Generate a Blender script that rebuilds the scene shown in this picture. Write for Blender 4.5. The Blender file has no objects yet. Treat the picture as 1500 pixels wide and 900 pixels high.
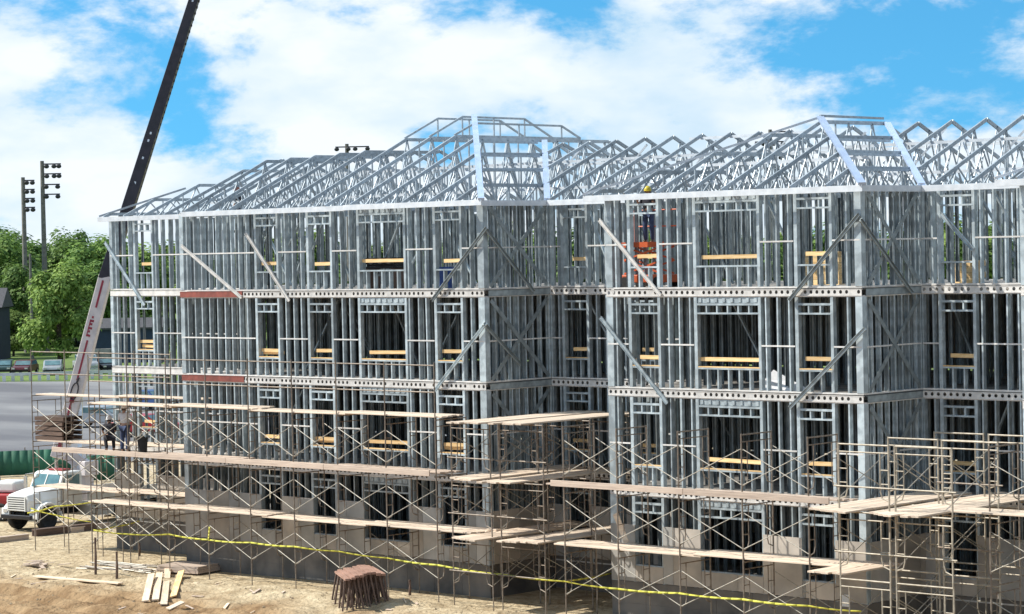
import bpy, bmesh, math, random
from mathutils import Vector, Matrix, noise
R = math.radians
random.seed(7)
SC = bpy.context.scene
COL = SC.collection

# ------------------------------------------------------------------ camera
F_PX, TH, ROLL, PITCH = 3709.2, .7542, -.0204, -.0226
CAM = Vector((56.13, -58.475, 10.21))
FWD = Vector((-math.sin(TH)*math.cos(PITCH), math.cos(TH)*math.cos(PITCH), math.sin(PITCH)))
_R0 = Vector((math.cos(TH), math.sin(TH), 0)); _U0 = _R0.cross(FWD)
RGT = math.cos(ROLL)*_R0 + math.sin(ROLL)*_U0
UPV = -math.sin(ROLL)*_R0 + math.cos(ROLL)*_U0
cam = bpy.data.cameras.new('camera'); cam.sensor_width = 36; cam.lens = 36*F_PX/1500
cam.clip_start = 1; cam.clip_end = 6000
camo = bpy.data.objects.new('camera', cam); COL.objects.link(camo)
camo.matrix_world = Matrix(((RGT.x, UPV.x, -FWD.x, CAM.x), (RGT.y, UPV.y, -FWD.y, CAM.y), (RGT.z, UPV.z, -FWD.z, CAM.z), (0, 0, 0, 1)))
SC.camera = camo

# ------------------------------------------------------------------ light
SUN_AZ = Vector((-.80, -.60, 0)).normalized()       # towards the sun, in plan
SUN_EL = R(46)
w = bpy.data.worlds.new('World'); SC.world = w; w.use_nodes = True
nt = w.node_tree; nt.nodes.clear()
def N(t, **k):
    n = nt.nodes.new(t)
    for a, b in k.items(): setattr(n, a, b)
    return n
out = N('ShaderNodeOutputWorld'); bg = N('ShaderNodeBackground'); sky = N('ShaderNodeTexSky', sky_type='NISHITA')
sky.sun_disc = False; sky.sun_elevation = SUN_EL; sky.sun_rotation = math.atan2(SUN_AZ.x, SUN_AZ.y)
sky.air_density = 1.0; sky.dust_density = .3; sky.ozone_density = 2.5
tint = N('ShaderNodeMix', data_type='RGBA', blend_type='MULTIPLY'); tint.inputs[0].default_value = 1
tint.inputs[7].default_value = (.46, 1.22, 1.42, 1)
tc = N('ShaderNodeTexCoord')
def mapping(sc, loc):
    m = N('ShaderNodeMapping'); m.inputs['Scale'].default_value = sc; m.inputs['Location'].default_value = loc
    nt.links.new(tc.outputs['Generated'], m.inputs['Vector']); return m
m1 = mapping((1, 1, 2.0), (6.1, 3.2, .3))
n1 = N('ShaderNodeTexNoise'); n1.inputs['Scale'].default_value = 10; n1.inputs['Detail'].default_value = 11
n1.inputs['Roughness'].default_value = .60; n1.inputs['Distortion'].default_value = .1
nt.links.new(m1.outputs[0], n1.inputs['Vector'])
m2 = mapping((1, 1, 1.6), (3.2, .3, 6.1))
n2 = N('ShaderNodeTexNoise'); n2.inputs['Scale'].default_value = 5.0; n2.inputs['Detail'].default_value = 3
nt.links.new(m2.outputs[0], n2.inputs['Vector'])
def mth(op, a, b=None, clamp=False):
    n = N('ShaderNodeMath', operation=op, use_clamp=clamp)
    for i, v in enumerate((a, b)):
        if v is None: continue
        if isinstance(v, (int, float)): n.inputs[i].default_value = v
        else: nt.links.new(v, n.inputs[i])
    return n.outputs[0]
lift = N('ShaderNodeVectorMath', operation='ADD'); lift.inputs[1].default_value = (0, 0, .16); nt.links.new(tc.outputs['Generated'], lift.inputs[0])
nrm = N('ShaderNodeVectorMath', operation='NORMALIZE'); nt.links.new(lift.outputs[0], nrm.inputs[0]); nt.links.new(nrm.outputs[0], sky.inputs[0])
sep = N('ShaderNodeSeparateXYZ'); nt.links.new(tc.outputs['Generated'], sep.inputs[0])
low = mth('MULTIPLY', mth('SUBTRACT', .10, sep.outputs['Z'], True), .8)      # cloud bank thickens towards the horizon
cov = mth('ADD', mth('ADD', mth('MULTIPLY', n1.outputs['Fac'], .80), mth('MULTIPLY', n2.outputs['Fac'], .22)), low)
ramp = N('ShaderNodeMapRange', interpolation_type='SMOOTHSTEP'); ramp.inputs['From Min'].default_value = .450; ramp.inputs['From Max'].default_value = .555
nt.links.new(cov, ramp.inputs['Value'])
m3 = mapping((1, 1, 2.4), (.1, .6, .2))
n3 = N('ShaderNodeTexNoise'); n3.inputs['Scale'].default_value = 16; n3.inputs['Detail'].default_value = 6
nt.links.new(m3.outputs[0], n3.inputs['Vector'])
cc = N('ShaderNodeMix', data_type='RGBA')
cc.inputs[6].default_value = (5.6, 6.9, 7.9, 1); cc.inputs[7].default_value = (8.2, 8.5, 8.8, 1)
cr = N('ShaderNodeMapRange'); cr.inputs['From Min'].default_value = .36; cr.inputs['From Max'].default_value = .62
nt.links.new(n3.outputs['Fac'], cr.inputs['Value']); nt.links.new(cr.outputs[0], cc.inputs[0])
mixc = N('ShaderNodeMix', data_type='RGBA')
nt.links.new(sky.outputs[0], tint.inputs[6]); nt.links.new(tint.outputs[2], mixc.inputs[6])
nt.links.new(cc.outputs[2], mixc.inputs[7]); nt.links.new(mth('MULTIPLY', ramp.outputs[0], .93), mixc.inputs[0])
nt.links.new(mixc.outputs[2], bg.inputs['Color']); bg.inputs['Strength'].default_value = .083
nt.links.new(bg.outputs[0], out.inputs[0])
sl = bpy.data.lights.new('sun', 'SUN'); sl.energy = 4.4; sl.angle = R(.5); sl.color = (1, .95, .86)
so = bpy.data.objects.new('sun', sl); COL.objects.link(so)
sd = Vector((SUN_AZ.x*math.cos(SUN_EL), SUN_AZ.y*math.cos(SUN_EL), math.sin(SUN_EL)))
so.rotation_euler = sd.to_track_quat('Z', 'Y').to_euler(); so.location = (0, -20, 40)
SC.view_settings.view_transform = 'Standard'; SC.view_settings.look = 'None'; SC.view_settings.gamma = 1
SC.view_settings.exposure = .6
SC.render.engine = 'CYCLES'
SC.cycles.max_bounces = 8; SC.cycles.diffuse_bounces = 5

# ------------------------------------------------------------------ pixel ray to a point on a plane (used to read off real positions)
def at(px, py, axis, val):
    d = FWD + RGT*((px-750)/F_PX) + UPV*((450-py)/F_PX)
    t = (val - CAM[axis])/d[axis]
    return CAM + d*t

# ------------------------------------------------------------------ materials
MATS = {}
def mat(name, c, c2=None, scale=3.0, rough=.7, metal=0.0, bump=0.0, bscale=None, detail=6, spec=.4, lo=.35, hi=.65, trans=0, stretch=None, coord='Object', var=(.86, 1.12), island=False):
    if name in MATS: return MATS[name]
    m = bpy.data.materials.new(name); m.use_nodes = True; t = m.node_tree; L = t.links.new
    b = t.nodes['Principled BSDF']
    b.inputs['Roughness'].default_value = rough; b.inputs['Metallic'].default_value = metal
    b.inputs['Specular IOR Level'].default_value = spec
    if trans: b.inputs['Transmission Weight'].default_value = trans
    co = t.nodes.new('ShaderNodeTexCoord'); mp = t.nodes.new('ShaderNodeMapping'); L(co.outputs[coord], mp.inputs[0])
    if stretch: mp.inputs['Scale'].default_value = stretch
    nz = t.nodes.new('ShaderNodeTexNoise'); nz.inputs['Scale'].default_value = scale; nz.inputs['Detail'].default_value = detail
    L(mp.outputs[0], nz.inputs['Vector'])
    if c2 is None: c2 = tuple(x*.8 for x in c)
    rp = t.nodes.new('ShaderNodeValToRGB'); rp.color_ramp.elements[0].position = lo; rp.color_ramp.elements[1].position = hi
    rp.color_ramp.elements[0].color = (*c2, 1); rp.color_ramp.elements[1].color = (*c, 1)
    L(nz.outputs['Fac'], rp.inputs[0])
    oi = t.nodes.new('ShaderNodeObjectInfo'); hv = t.nodes.new('ShaderNodeHueSaturation')
    mr = t.nodes.new('ShaderNodeMapRange'); mr.inputs['To Min'].default_value = var[0]; mr.inputs['To Max'].default_value = var[1]
    L(t.nodes.new('ShaderNodeNewGeometry').outputs['Random Per Island'] if island else oi.outputs['Random'], mr.inputs['Value']); L(mr.outputs[0], hv.inputs['Value']); L(rp.outputs[0], hv.inputs['Color'])
    L(hv.outputs[0], b.inputs['Base Color'])
    if bump:
        nb = t.nodes.new('ShaderNodeTexNoise'); nb.inputs['Scale'].default_value = bscale or scale*4; nb.inputs['Detail'].default_value = 6
        L(mp.outputs[0], nb.inputs['Vector'])
        bp = t.nodes.new('ShaderNodeBump'); bp.inputs['Strength'].default_value = bump; bp.inputs['Distance'].default_value = .05
        L(nb.outputs['Fac'], bp.inputs['Height']); L(bp.outputs[0], b.inputs['Normal'])
    MATS[name] = m; return m
GALV = mat('galvanised_steel', (.55, .63, .665), (.38, .44, .47), 3, .42, .35, var=(.72, 1.18), lo=.42, hi=.58, detail=9)
GALVB = mat('bright_galvanised_track', (.74, .72, .69), (.56, .55, .53), 4, .5, .1)
GALV_SHADE = mat('shaded_galvanised_steel', (.31, .355, .37), (.19, .22, .23), 4, .5, .3, var=(.5, 1.35), island=True)  # darker copy of the galvanised steel, interior and return-wall shade put into its colour
TRUSS = mat('truss_steel', (.43, .49, .54), (.30, .345, .38), 5, .45, .35, var=(.75, 1.2))
HIPM = mat('new_hip_flashing_steel', (.50, .62, .82), (.40, .50, .68), 2, .34, .35)
FASC = mat('fascia_steel', (.70, .74, .78), (.56, .60, .64), 3, .42, .15)
RED = mat('red_oxide_steel', (.28, .08, .06), (.18, .055, .042), 4, .6)
CONC = mat('deck_concrete', (.36, .34, .31), (.2, .19, .18), 1.3, .9)
FOUND = mat('damp_foundation_concrete', (.19, .17, .15), (.085, .08, .075), .9, .85, bump=.2)
SHEATH = mat('gypsum_sheathing', (.54, .48, .415), (.37, .335, .295), 1.1, .85, var=(.72, 1.15))
SHEATG = mat('grey_sheathing', (.50, .48, .45), (.33, .32, .30), .9, .85, var=(.75, 1.12))
PLANK = mat('weathered_scaffold_plank', (.72, .60, .48), (.55, .44, .34), 3, .85, stretch=(.35, 7, 7), bump=.2)
PLANKB = mat('grey_brown_plank', (.58, .47, .38), (.42, .33, .27), 3, .85, stretch=(.35, 7, 7), bump=.2)
YWOOD = mat('new_yellow_timber', (.86, .64, .35), (.66, .42, .18), 4, .75, stretch=(.4, 5, 5), var=(.7, 1.12))
PALEW = mat('fresh_pale_timber', (.80, .66, .50), (.64, .50, .36), 3, .8, stretch=(.5, 7, 7))
REDT = mat('reddish_sun_bleached_board', (.40, .24, .18), (.26, .15, .11), 4, .85, stretch=(.5, 6, 6))
RUSTW = mat('reddish_brown_timber', (.17, .115, .09), (.10, .065, .05), 5, .85, stretch=(.5, 6, 6))
TUBE = mat('rusty_scaffold_tube', (.27, .235, .195), (.16, .12, .09), 6, .6, .25)
TUBEY = mat('tan_scaffold_tube', (.46, .41, .33), (.30, .26, .2), 6, .6, .15)
TUBEG = mat('galvanised_brace_tube', (.43, .40, .345), (.27, .25, .21), 6, .5, .2)
TAPE = mat('yellow_caution_tape', (.60, .57, .09), (.44, .42, .05), 9, .5)
TAN = mat('tape_knot', (.72, .66, .05), None, 9, .5)
WHITE = mat('white_vehicle_paint', (.80, .80, .78), (.70, .69, .65), 2, .35)
BEIGE = mat('dusty_white_paint', (.56, .52, .45), (.44, .40, .34), 2, .5)
BLACK = mat('black_rubber', (.022, .022, .022), (.012, .012, .012), 3, .8)
DARK = mat('dark_boom_paint', (.030, .026, .036), (.016, .015, .02), 3, .45)
BOOMW = mat('pale_boom_paint', (.68, .62, .61), (.55, .50, .49), 2, .45)
REDP = mat('red_vehicle_paint', (.36, .025, .03), (.26, .02, .02), 3, .35)
GLASS = mat('vehicle_glass', (.10, .20, .22), (.06, .13, .15), 2, .08, spec=.8)
CHROME = mat('chrome_trim', (.7, .7, .7), (.5, .5, .5), 3, .25, .8)
ORANGE = mat('orange_lift_paint', (.62, .12, .035), (.48, .09, .03), 3, .5)
POLE = mat('weathered_pole', (.20, .19, .17), (.13, .12, .11), 3, .8)
LAMP = mat('floodlight_housing', (.05, .05, .055), (.03, .03, .03), 3, .5)
BARK = mat('tree_bark', (.09, .07, .055), (.05, .04, .03), 6, .9, bump=.4)
GREENT = mat('green_tarpaulin', (.035, .155, .095), (.015, .07, .045), .5, .7)
BLUE = mat('blue_plastic', (.03, .09, .32), (.02, .06, .22), 3, .5)
SKIN = mat('skin', (.42, .25, .17), (.34, .2, .14), 5, .6)
JEANS = mat('blue_denim', (.05, .075, .15), (.035, .05, .1), 12, .9)
SHIRT = mat('white_cotton', (.78, .78, .80), (.65, .65, .68), 7, .9)
DSHIRT = mat('dark_cotton', (.03, .03, .04), (.02, .02, .025), 7, .9)
HATW = mat('white_hard_hat', (.80, .80, .80), None, 3, .35)
HATY = mat('yellow_hard_hat', (.72, .56, .05), None, 3, .35)
HATR = mat('reddish_hard_hat', (.36, .13, .09), None, 3, .45)
NAVY = mat('navy_siding', (.025, .035, .06), (.018, .025, .045), 3, .7)
ROOFS = mat('roof_shingle', (.09, .09, .10), (.06, .06, .065), 6, .9)
PALEB = mat('pale_trim_paint', (.6, .66, .7), None, 3, .5)
CARG = GLASS

def leaf_mat(name, a, b):
    m = bpy.data.materials.new(name); m.use_nodes = True; t = m.node_tree; L = t.links.new
    p = t.nodes['Principled BSDF']; p.inputs['Roughness'].default_value = .65; p.inputs['Specular IOR Level'].default_value = .25
    g = t.nodes.new('ShaderNodeNewGeometry'); rp = t.nodes.new('ShaderNodeValToRGB')
    rp.color_ramp.elements[0].color = (*a, 1); rp.color_ramp.elements[1].color = (*b, 1)
    L(g.outputs['Random Per Island'], rp.inputs[0])
    oi = t.nodes.new('ShaderNodeObjectInfo'); hv = t.nodes.new('ShaderNodeHueSaturation')
    mr = t.nodes.new('ShaderNodeMapRange'); mr.inputs['To Min'].default_value = .75; mr.inputs['To Max'].default_value = 1.25
    L(oi.outputs['Random'], mr.inputs['Value']); L(mr.outputs[0], hv.inputs['Value']); L(rp.outputs[0], hv.inputs['Color'])
    L(hv.outputs[0], p.inputs['Base Color'])
    tr = t.nodes.new('ShaderNodeBsdfTranslucent'); L(hv.outputs[0], tr.inputs[0])
    mx = t.nodes.new('ShaderNodeMixShader'); mx.inputs[0].default_value = .3
    L(p.outputs[0], mx.inputs[1]); L(tr.outputs[0], mx.inputs[2]); L(mx.outputs[0], t.nodes['Material Output'].inputs[0])
    return m
LEAF = leaf_mat('broadleaf_foliage', (.09, .165, .035), (.29, .40, .10))
LEAFD = leaf_mat('dark_foliage', (.065, .135, .035), (.21, .33, .075))

# ------------------------------------------------------------------ mesh builder
class MB:
    def __init__(s): s.v = []; s.f = []; s.mi = []
    def face(s, pts, mi=0):
        i = len(s.v); s.v += [tuple(p) for p in pts]; s.f.append(tuple(range(i, i+len(pts)))); s.mi.append(mi)
    def box(s, a, b, mi=0):
        x0, y0, z0 = (min(a[i], b[i]) for i in range(3)); x1, y1, z1 = (max(a[i], b[i]) for i in range(3))
        i = len(s.v)
        s.v += [(x0,y0,z0),(x1,y0,z0),(x1,y1,z0),(x0,y1,z0),(x0,y0,z1),(x1,y0,z1),(x1,y1,z1),(x0,y1,z1)]
        for q in ((3,2,1,0),(4,5,6,7),(0,1,5,4),(1,2,6,5),(2,3,7,6),(3,0,4,7)): s.f.append(tuple(i+k for k in q)); s.mi.append(mi)
    def bar(s, p, q, wd, ht, up=(0, 0, 1), mi=0):
        p = Vector(p); q = Vector(q); d = (q-p)
        if d.length < 1e-6: return
        d.normalize(); sx = d.cross(Vector(up))
        if sx.length < 1e-4: sx = d.cross(Vector((0, 1, 0)))
        sx.normalize(); uy = sx.cross(d)
        i = len(s.v)
        for c in (p, q):
            for a, b in ((-1,-1),(1,-1),(1,1),(-1,1)): s.v.append(tuple(c + sx*(a*wd/2) + uy*(b*ht/2)))
        for k in range(4): s.f.append((i+k, i+(k+1)%4, i+4+(k+1)%4, i+4+k)); s.mi.append(mi)
        s.f.append((i+3,i+2,i+1,i)); s.f.append((i+4,i+5,i+6,i+7)); s.mi += [mi, mi]
    def tube(s, pts, r, n=6, mi=0, r2=None):
        pts = [Vector(p) for p in pts]; i0 = len(s.v)
        for k, p in enumerate(pts):
            d = (pts[min(k+1, len(pts)-1)] - pts[max(k-1, 0)]).normalized()
            a = d.cross(Vector((0, 0, 1)))
            if a.length < 1e-3: a = Vector((1, 0, 0))
            a.normalize(); b = d.cross(a)
            rr = r if r2 is None else r + (r2-r)*k/(len(pts)-1)
            for j in range(n):
                t = 2*math.pi*j/n; s.v.append(tuple(p + a*math.cos(t)*rr + b*math.sin(t)*rr))
        for k in range(len(pts)-1):
            for j in range(n):
                s.f.append((i0+k*n+j, i0+k*n+(j+1)%n, i0+(k+1)*n+(j+1)%n, i0+(k+1)*n+j)); s.mi.append(mi)
        s.f.append(tuple(i0+j for j in range(n))[::-1]); s.f.append(tuple(i0+(len(pts)-1)*n+j for j in range(n))); s.mi += [mi, mi]
    def prism(s, prof, x0, x1, axis=1, mi=0):
        # profile in the other two axes, extruded along axis
        def P(u, v, t):
            return (t, u, v) if axis == 0 else ((u, t, v) if axis == 1 else (u, v, t))
        n = len(prof); i = len(s.v)
        s.v += [P(u, v, x0) for u, v in prof] + [P(u, v, x1) for u, v in prof]
        for k in range(n): s.f.append((i+k, i+(k+1)%n, i+n+(k+1)%n, i+n+k)); s.mi.append(mi)
        s.f.append(tuple(i+k for k in range(n))[::-1]); s.f.append(tuple(i+n+k for k in range(n))); s.mi += [mi, mi]
    def mesh(s, name, mats, smooth=False, fix=True):
        me = bpy.data.meshes.new(name); me.from_pydata(s.v, [], s.f)
        for m in (mats if isinstance(mats, (list, tuple)) else [mats]): me.materials.append(m)
        if any(s.mi): me.polygons.foreach_set('material_index', s.mi)
        if fix:
            bm = bmesh.new(); bm.from_mesh(me); bmesh.ops.recalc_face_normals(bm, faces=bm.faces); bm.to_mesh(me); bm.free()
        if smooth: me.polygons.foreach_set('use_smooth', [True]*len(me.polygons))
        me.update(); return me

def link(name, me, parent=None, loc=(0, 0, 0), rz=0, rot=None):
    o = bpy.data.objects.new(name, me); COL.objects.link(o); o.location = loc
    o.rotation_euler = rot if rot else (0, 0, rz)
    if parent: o.parent = parent
    return o
def thing(name, label, cat, loc=(0, 0, 0), rz=0, group=None):
    o = link(name, None, None, loc, rz); tag(o, label, cat, group); return o
def tag(o, label, cat, group=None):
    o['label'] = label; o['category'] = cat
    if group: o['group'] = group
    return o
def bevel(o, wd, seg=2):
    m = o.modifiers.new('bevel', 'BEVEL'); m.width = wd; m.segments = seg; m.limit_method = 'ANGLE'; m.angle_limit = R(40)
    return o

# ------------------------------------------------------------------ ground
def gz(x, y):
    b = -.95 - .012*max(0., min(25., -(x+4)))
    near = max(0., 1 - max(0., abs(x+8)-30)/12)*max(0., min(1., (-y-1.2)/1.5))*max(0., 1-max(0., -y-26)/10)
    h = noise.noise(Vector((x*.35, y*.35, 2.1)))*.16 + noise.noise(Vector((x*1.1, y*1.1, 7.3)))*.10 + noise.noise(Vector((x*2.6, y*2.6, 3.3)))*.06
    ridge = .16*math.exp(-((y+3.4-.02*x)/1.1)**2)*(1 if x > -16 else max(0, 1+(x+16)/4))
    rut = 0
    for k, c in enumerate((-6.6, -8.3, -9.6, -11.2)):
        d = y - c + .22*(x+8) * (.5 if k % 2 else .3) + .4*math.sin(x*.3+k)
        rut += -.12*math.exp(-(d/.28)**2) + .06*math.exp(-((abs(d)-.5)/.2)**2)
    return b + near*(h + ridge + rut)
def grid_axis(lo, hi, a, b, step, grow=1.35):
    c = []; x = a
    while x <= b: c.append(x); x += step
    s = step; x = c[0]; left = []
    while x > lo: s *= grow; x -= s; left.append(max(x, lo))
    s = step; x = c[-1]; right = []
    while x < hi: s *= grow; x += s; right.append(min(x, hi))
    return left[::-1] + c + right
gx = grid_axis(-3500, 3500, -46, 26, .24); gy = grid_axis(-3500, 3500, -22, 3, .16)
gv = [(x, y, gz(x, y)) for y in gy for x in gx]; nx = len(gx)
gf = [(j*nx+i, j*nx+i+1, (j+1)*nx+i+1, (j+1)*nx+i) for j in range(len(gy)-1) for i in range(nx-1)]
gm = bpy.data.meshes.new('ground'); gm.from_pydata(gv, [], gf); gm.polygons.foreach_set('use_smooth', [True]*len(gf))
def dirt_mat():
    m = bpy.data.materials.new('site_dirt'); m.use_nodes = True; t = m.node_tree; L = t.links.new
    b = t.nodes['Principled BSDF']; b.inputs['Roughness'].default_value = .95; b.inputs['Specular IOR Level'].default_value = .1
    co = t.nodes.new('ShaderNodeTexCoord')
    def nz(sc, de, st=None):
        n = t.nodes.new('ShaderNodeTexNoise'); n.inputs['Scale'].default_value = sc; n.inputs['Detail'].default_value = de
        if st:
            mp = t.nodes.new('ShaderNodeMapping'); mp.inputs['Scale'].default_value = st; L(co.outputs['Object'], mp.inputs[0]); L(mp.outputs[0], n.inputs['Vector'])
        else: L(co.outputs['Object'], n.inputs['Vector'])
        return n.outputs['Fac']
    def ramp(f, p0, c0, p1, c1):
        r = t.nodes.new('ShaderNodeValToRGB'); e = r.color_ramp.elements
        e[0].position = p0; e[0].color = (*c0, 1); e[1].position = p1; e[1].color = (*c1, 1); L(f, r.inputs[0]); return r.outputs[0]
    soil = ramp(nz(1.2, 8, (1, .5, 1)), .34, (.20, .125, .065), .66, (.37, .255, .145))
    sand = ramp(nz(1.7, 9), .32, (.33, .255, .16), .62, (.52, .43, .29))
    sp = t.nodes.new('ShaderNodeSeparateXYZ'); L(co.outputs['Object'], sp.inputs[0])
    mr = t.nodes.new('ShaderNodeMapRange'); mr.inputs['From Min'].default_value = -6.4; mr.inputs['From Max'].default_value = -4.2
    ad = t.nodes.new('ShaderNodeMath'); ad.operation = 'MULTIPLY_ADD'; ad.inputs[1].default_value = 4.5
    L(nz(.45, 5), ad.inputs[0]); sb = t.nodes.new('ShaderNodeMath'); sb.operation = 'SUBTRACT'; sb.inputs[1].default_value = 2.2
    L(sp.outputs['Y'], sb.inputs[0]); L(sb.outputs[0], ad.inputs[2]); L(ad.outputs[0], mr.inputs['Value'])
    mx = t.nodes.new('ShaderNodeMix'); mx.data_type = 'RGBA'; L(mr.outputs[0], mx.inputs[0]); L(soil, mx.inputs[6]); L(sand, mx.inputs[7])
    L(mx.outputs[2], b.inputs['Base Color'])
    bp = t.nodes.new('ShaderNodeBump'); bp.inputs['Strength'].default_value = 1.0; bp.inputs['Distance'].default_value = .15
    L(nz(5, 9), bp.inputs['Height']); L(bp.outputs[0], b.inputs['Normal'])
    return m
gm.materials.append(dirt_mat())
go = link('ground', gm); go['kind'] = 'structure'
def sheet(name, pts, z, m):
    b = MB(); b.face([(x, y, z) for x, y in pts]); o = link(name, b.mesh(name, m)); o['kind'] = 'structure'; return o
ASPH = mat('worn_asphalt', (.21, .21, .212), (.105, .105, .115), .07, .9, detail=12, lo=.38, hi=.60, stretch=(.6, 1.6, 1))
GRASS = mat('mown_grass', (.13, .19, .04), (.075, .12, .025), .15, .95, detail=9)
def pt(px, py, z): p = at(px, py, 2, z); return (p.x, p.y)
def shift(p, d, s): return (p[0]+FWD.x*d/.9997+_R0.x*s, p[1]+FWD.y*d/.9997+_R0.y*s)
def ext(a, b, l, r):
    a, b = Vector(a), Vector(b); d = (b-a).normalized(); return a-d*l, b+d*r
n0, n1_ = ext(pt(-150, 676, -1.2), pt(700, 676, -1.2), 60, 0); f0, f1 = ext(pt(-150, 560, -1.2), pt(700, 553, -1.2), 60, 0)
sheet('parking_lot', [n0, n1_, f1, f0], -1.19, ASPH)
g0, g1 = ext(pt(-300, 561.5, -1.2), pt(1900, 548.5, -1.2), 900, 900); fw = Vector((FWD.x, FWD.y)).normalized()*2600
sheet('grass_field', [g0, g1, g1+fw, g0+fw], -1.18, GRASS)

# ------------------------------------------------------------------ the steel framed building
H = 3.0; RD = 3.11; Y2 = -.36
XL0, XL1 = -15.2, 0.0
XR0, XR1 = 5.5, 14.93
XB0, XB1 = 20.05, 29.5
XW0 = -23.15; YB = 12.0; YREC2 = 2.55
bld = thing('steel_frame_building', 'unfinished four storey building of galvanised steel studs and open roof trusses', 'building', (0, 0, -.95))
ZOFF = .95
def part(name, me, loc=(0, 0, 0), rz=0, parent=None):
    p = parent or bld
    return link(name, me, p, (loc[0], loc[1], loc[2] + (ZOFF if p is bld else 0)), rz)
def stud_mesh(h, fl=.05, web=.15):
    b = MB(); L = .013
    pts = [(-fl, L), (-fl, 0), (0, 0), (0, web), (-fl, web), (-fl, web-L)]
    for (a, c), (d, e) in zip(pts, pts[1:]): b.face([(a, c, 0), (d, e, 0), (d, e, h), (a, c, h)])
    return b.mesh('stud', GALV, fix=False)
SH = 2.70
STUD = stud_mesh(SH)
STUDW = stud_mesh(SH, .06, .15)
def add_stud(b, x, y, z, h, ang=0, fl=.05, web=.15, mi=0):
    L = .013; c, s = math.cos(ang), math.sin(ang)
    pts = [(-fl, L), (-fl, 0), (0, 0), (0, web), (-fl, web), (-fl, web-L)]
    pts = [(x + u*c - v*s, y + u*s + v*c) for u, v in pts]
    for (a, d), (e, f) in zip(pts, pts[1:]): b.face([(a, d, z), (e, f, z), (e, f, z+h), (a, d, z+h)], mi)
HZ0, HZ1 = .63, 2.20        # sill and head above the storey level
_wm = {}
def window_mesh(wd, wide):
    k = round(wd, 2)
    if k in _wm: return _wm[k]
    b = MB()
    for x in (0, .055): add_stud(b, x, 0, 0, SH); add_stud(b, wd+.055-x+.0, 0, 0, SH)
    b.box((-.06, -.008, 0), (.055, -.003, SH)); b.box((wd, -.008, 0), (wd+.115-.06, -.003, SH))
    b.box((.056, -.006, HZ1), (wd-.002, .15, HZ1+.05)); b.box((.056, -.006, HZ1+.26), (wd-.002, .15, HZ1+.32))
    b.box((.056, -.004, HZ0-.05), (wd-.002, .15, HZ0))
    n = 5 if wide else 2
    for i in range(1, n+1):
        x = wd*i/(n+1) + .03
        add_stud(b, x, .004, HZ1+.05, .21); add_stud(b, x, .004, 0.0, HZ0-.05)
    if wide:       # stiffened box header with bright punched web above
        b.box((.056, .02, HZ1+.33), (wd-.002, .12, SH-.01))
        for i in range(8): b.box((.12+i*(wd-.3)/7, -.012, HZ1+.35), (.22+i*(wd-.3)/7, .018, SH-.03))
    _wm[k] = b.mesh('window_frame', GALV, fix=False); return _wm[k]
def guard_mesh(wd, off):
    b = MB(); b.box((off, .12, HZ0+.23), (wd+.03, .16, HZ0+.345)); return b.mesh('guard_board', YWOOD)
def sill_mesh(wd):
    b = MB(); b.box((.06, -.005, HZ0+.004), (wd-.01, .14, HZ0+.032)); return b.mesh('sill_board', YWOOD)
stuff = MB()
nstud = 0
def wall(org, rz, length, wins, base, ang, individual, seed=0, skipstart=0, bridging=True, stiff=None, pitch=.406):
    """one storey of one wall: tracks (the part itself), studs, window frames, bridging"""
    global nstud
    b = MB()
    b.box((0, -.004, -.045), (length, .154, 0)); spans_ = []
    if bridging:
        spans = []; x = .03
        for (a, c) in wins: spans.append((x, a-.07)); x = c+.07
        spans.append((x, length-.03))
        for a, c in spans:
            if c > a: spans_.append((a, c))
    o = part('wall_frame', b.mesh('wall_frame', GALVB if individual else GALV), (org[0], org[1], base), rz)
    b = MB(); b.box((0, -.004, SH), (length, .154, SH+.04)); link('top_track', b.mesh('top_track', GALVB), o)
    for a, c in spans_: b = MB(); b.box((a, -.022, 1.27), (c, -.006, 1.315)); link('bridging', b.mesh('bridging', GALVB), o)
    rnd = random.Random(seed)
    xs = [0.05]
    x = pitch
    while x < length-.15: xs.append(x + rnd.uniform(-.02, .02)); x += pitch
    xs += [length-.004]
    for x in xs:
        if any(a-.13 < x < c+.17 for a, c in wins): continue
        if individual and base > 1 and nstud < 296:
            s = link('stud', STUD, o, (x, 0, 0), rot=(0, R(rnd.gauss(0, .22)), R(rnd.gauss(0, 2.5)))); nstud += 1
        else:
            ca, sa = math.cos(rz), math.sin(rz)
            add_stud(stuff, org[0]+x*ca, org[1]+x*sa, base, SH, rz)
    for i, (a, c) in enumerate(wins):
        wd = c-a; wide = wd > 1.8
        wf = link('window_frame', window_mesh(wd, wide), o, (a, 0, 0))
        if individual and base > 1:
            if rnd.random() < .92: link('guard_board', guard_mesh(wd, rnd.uniform(.05, .35)), o, (a, 0, rnd.uniform(-.06, .05)), rot=(0, R(rnd.uniform(-1.2, 1.2)), 0))
            if wd < 1.5 and rnd.random() < .3: link('guard_board', guard_mesh(wd, .1), o, (a, .06, -.13), rot=(0, R(rnd.uniform(-2, 2)), 0))
            if base in (3.0, 6.0): link('sill_board', sill_mesh(wd), o, (a, 0, 0))
    return o
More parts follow.
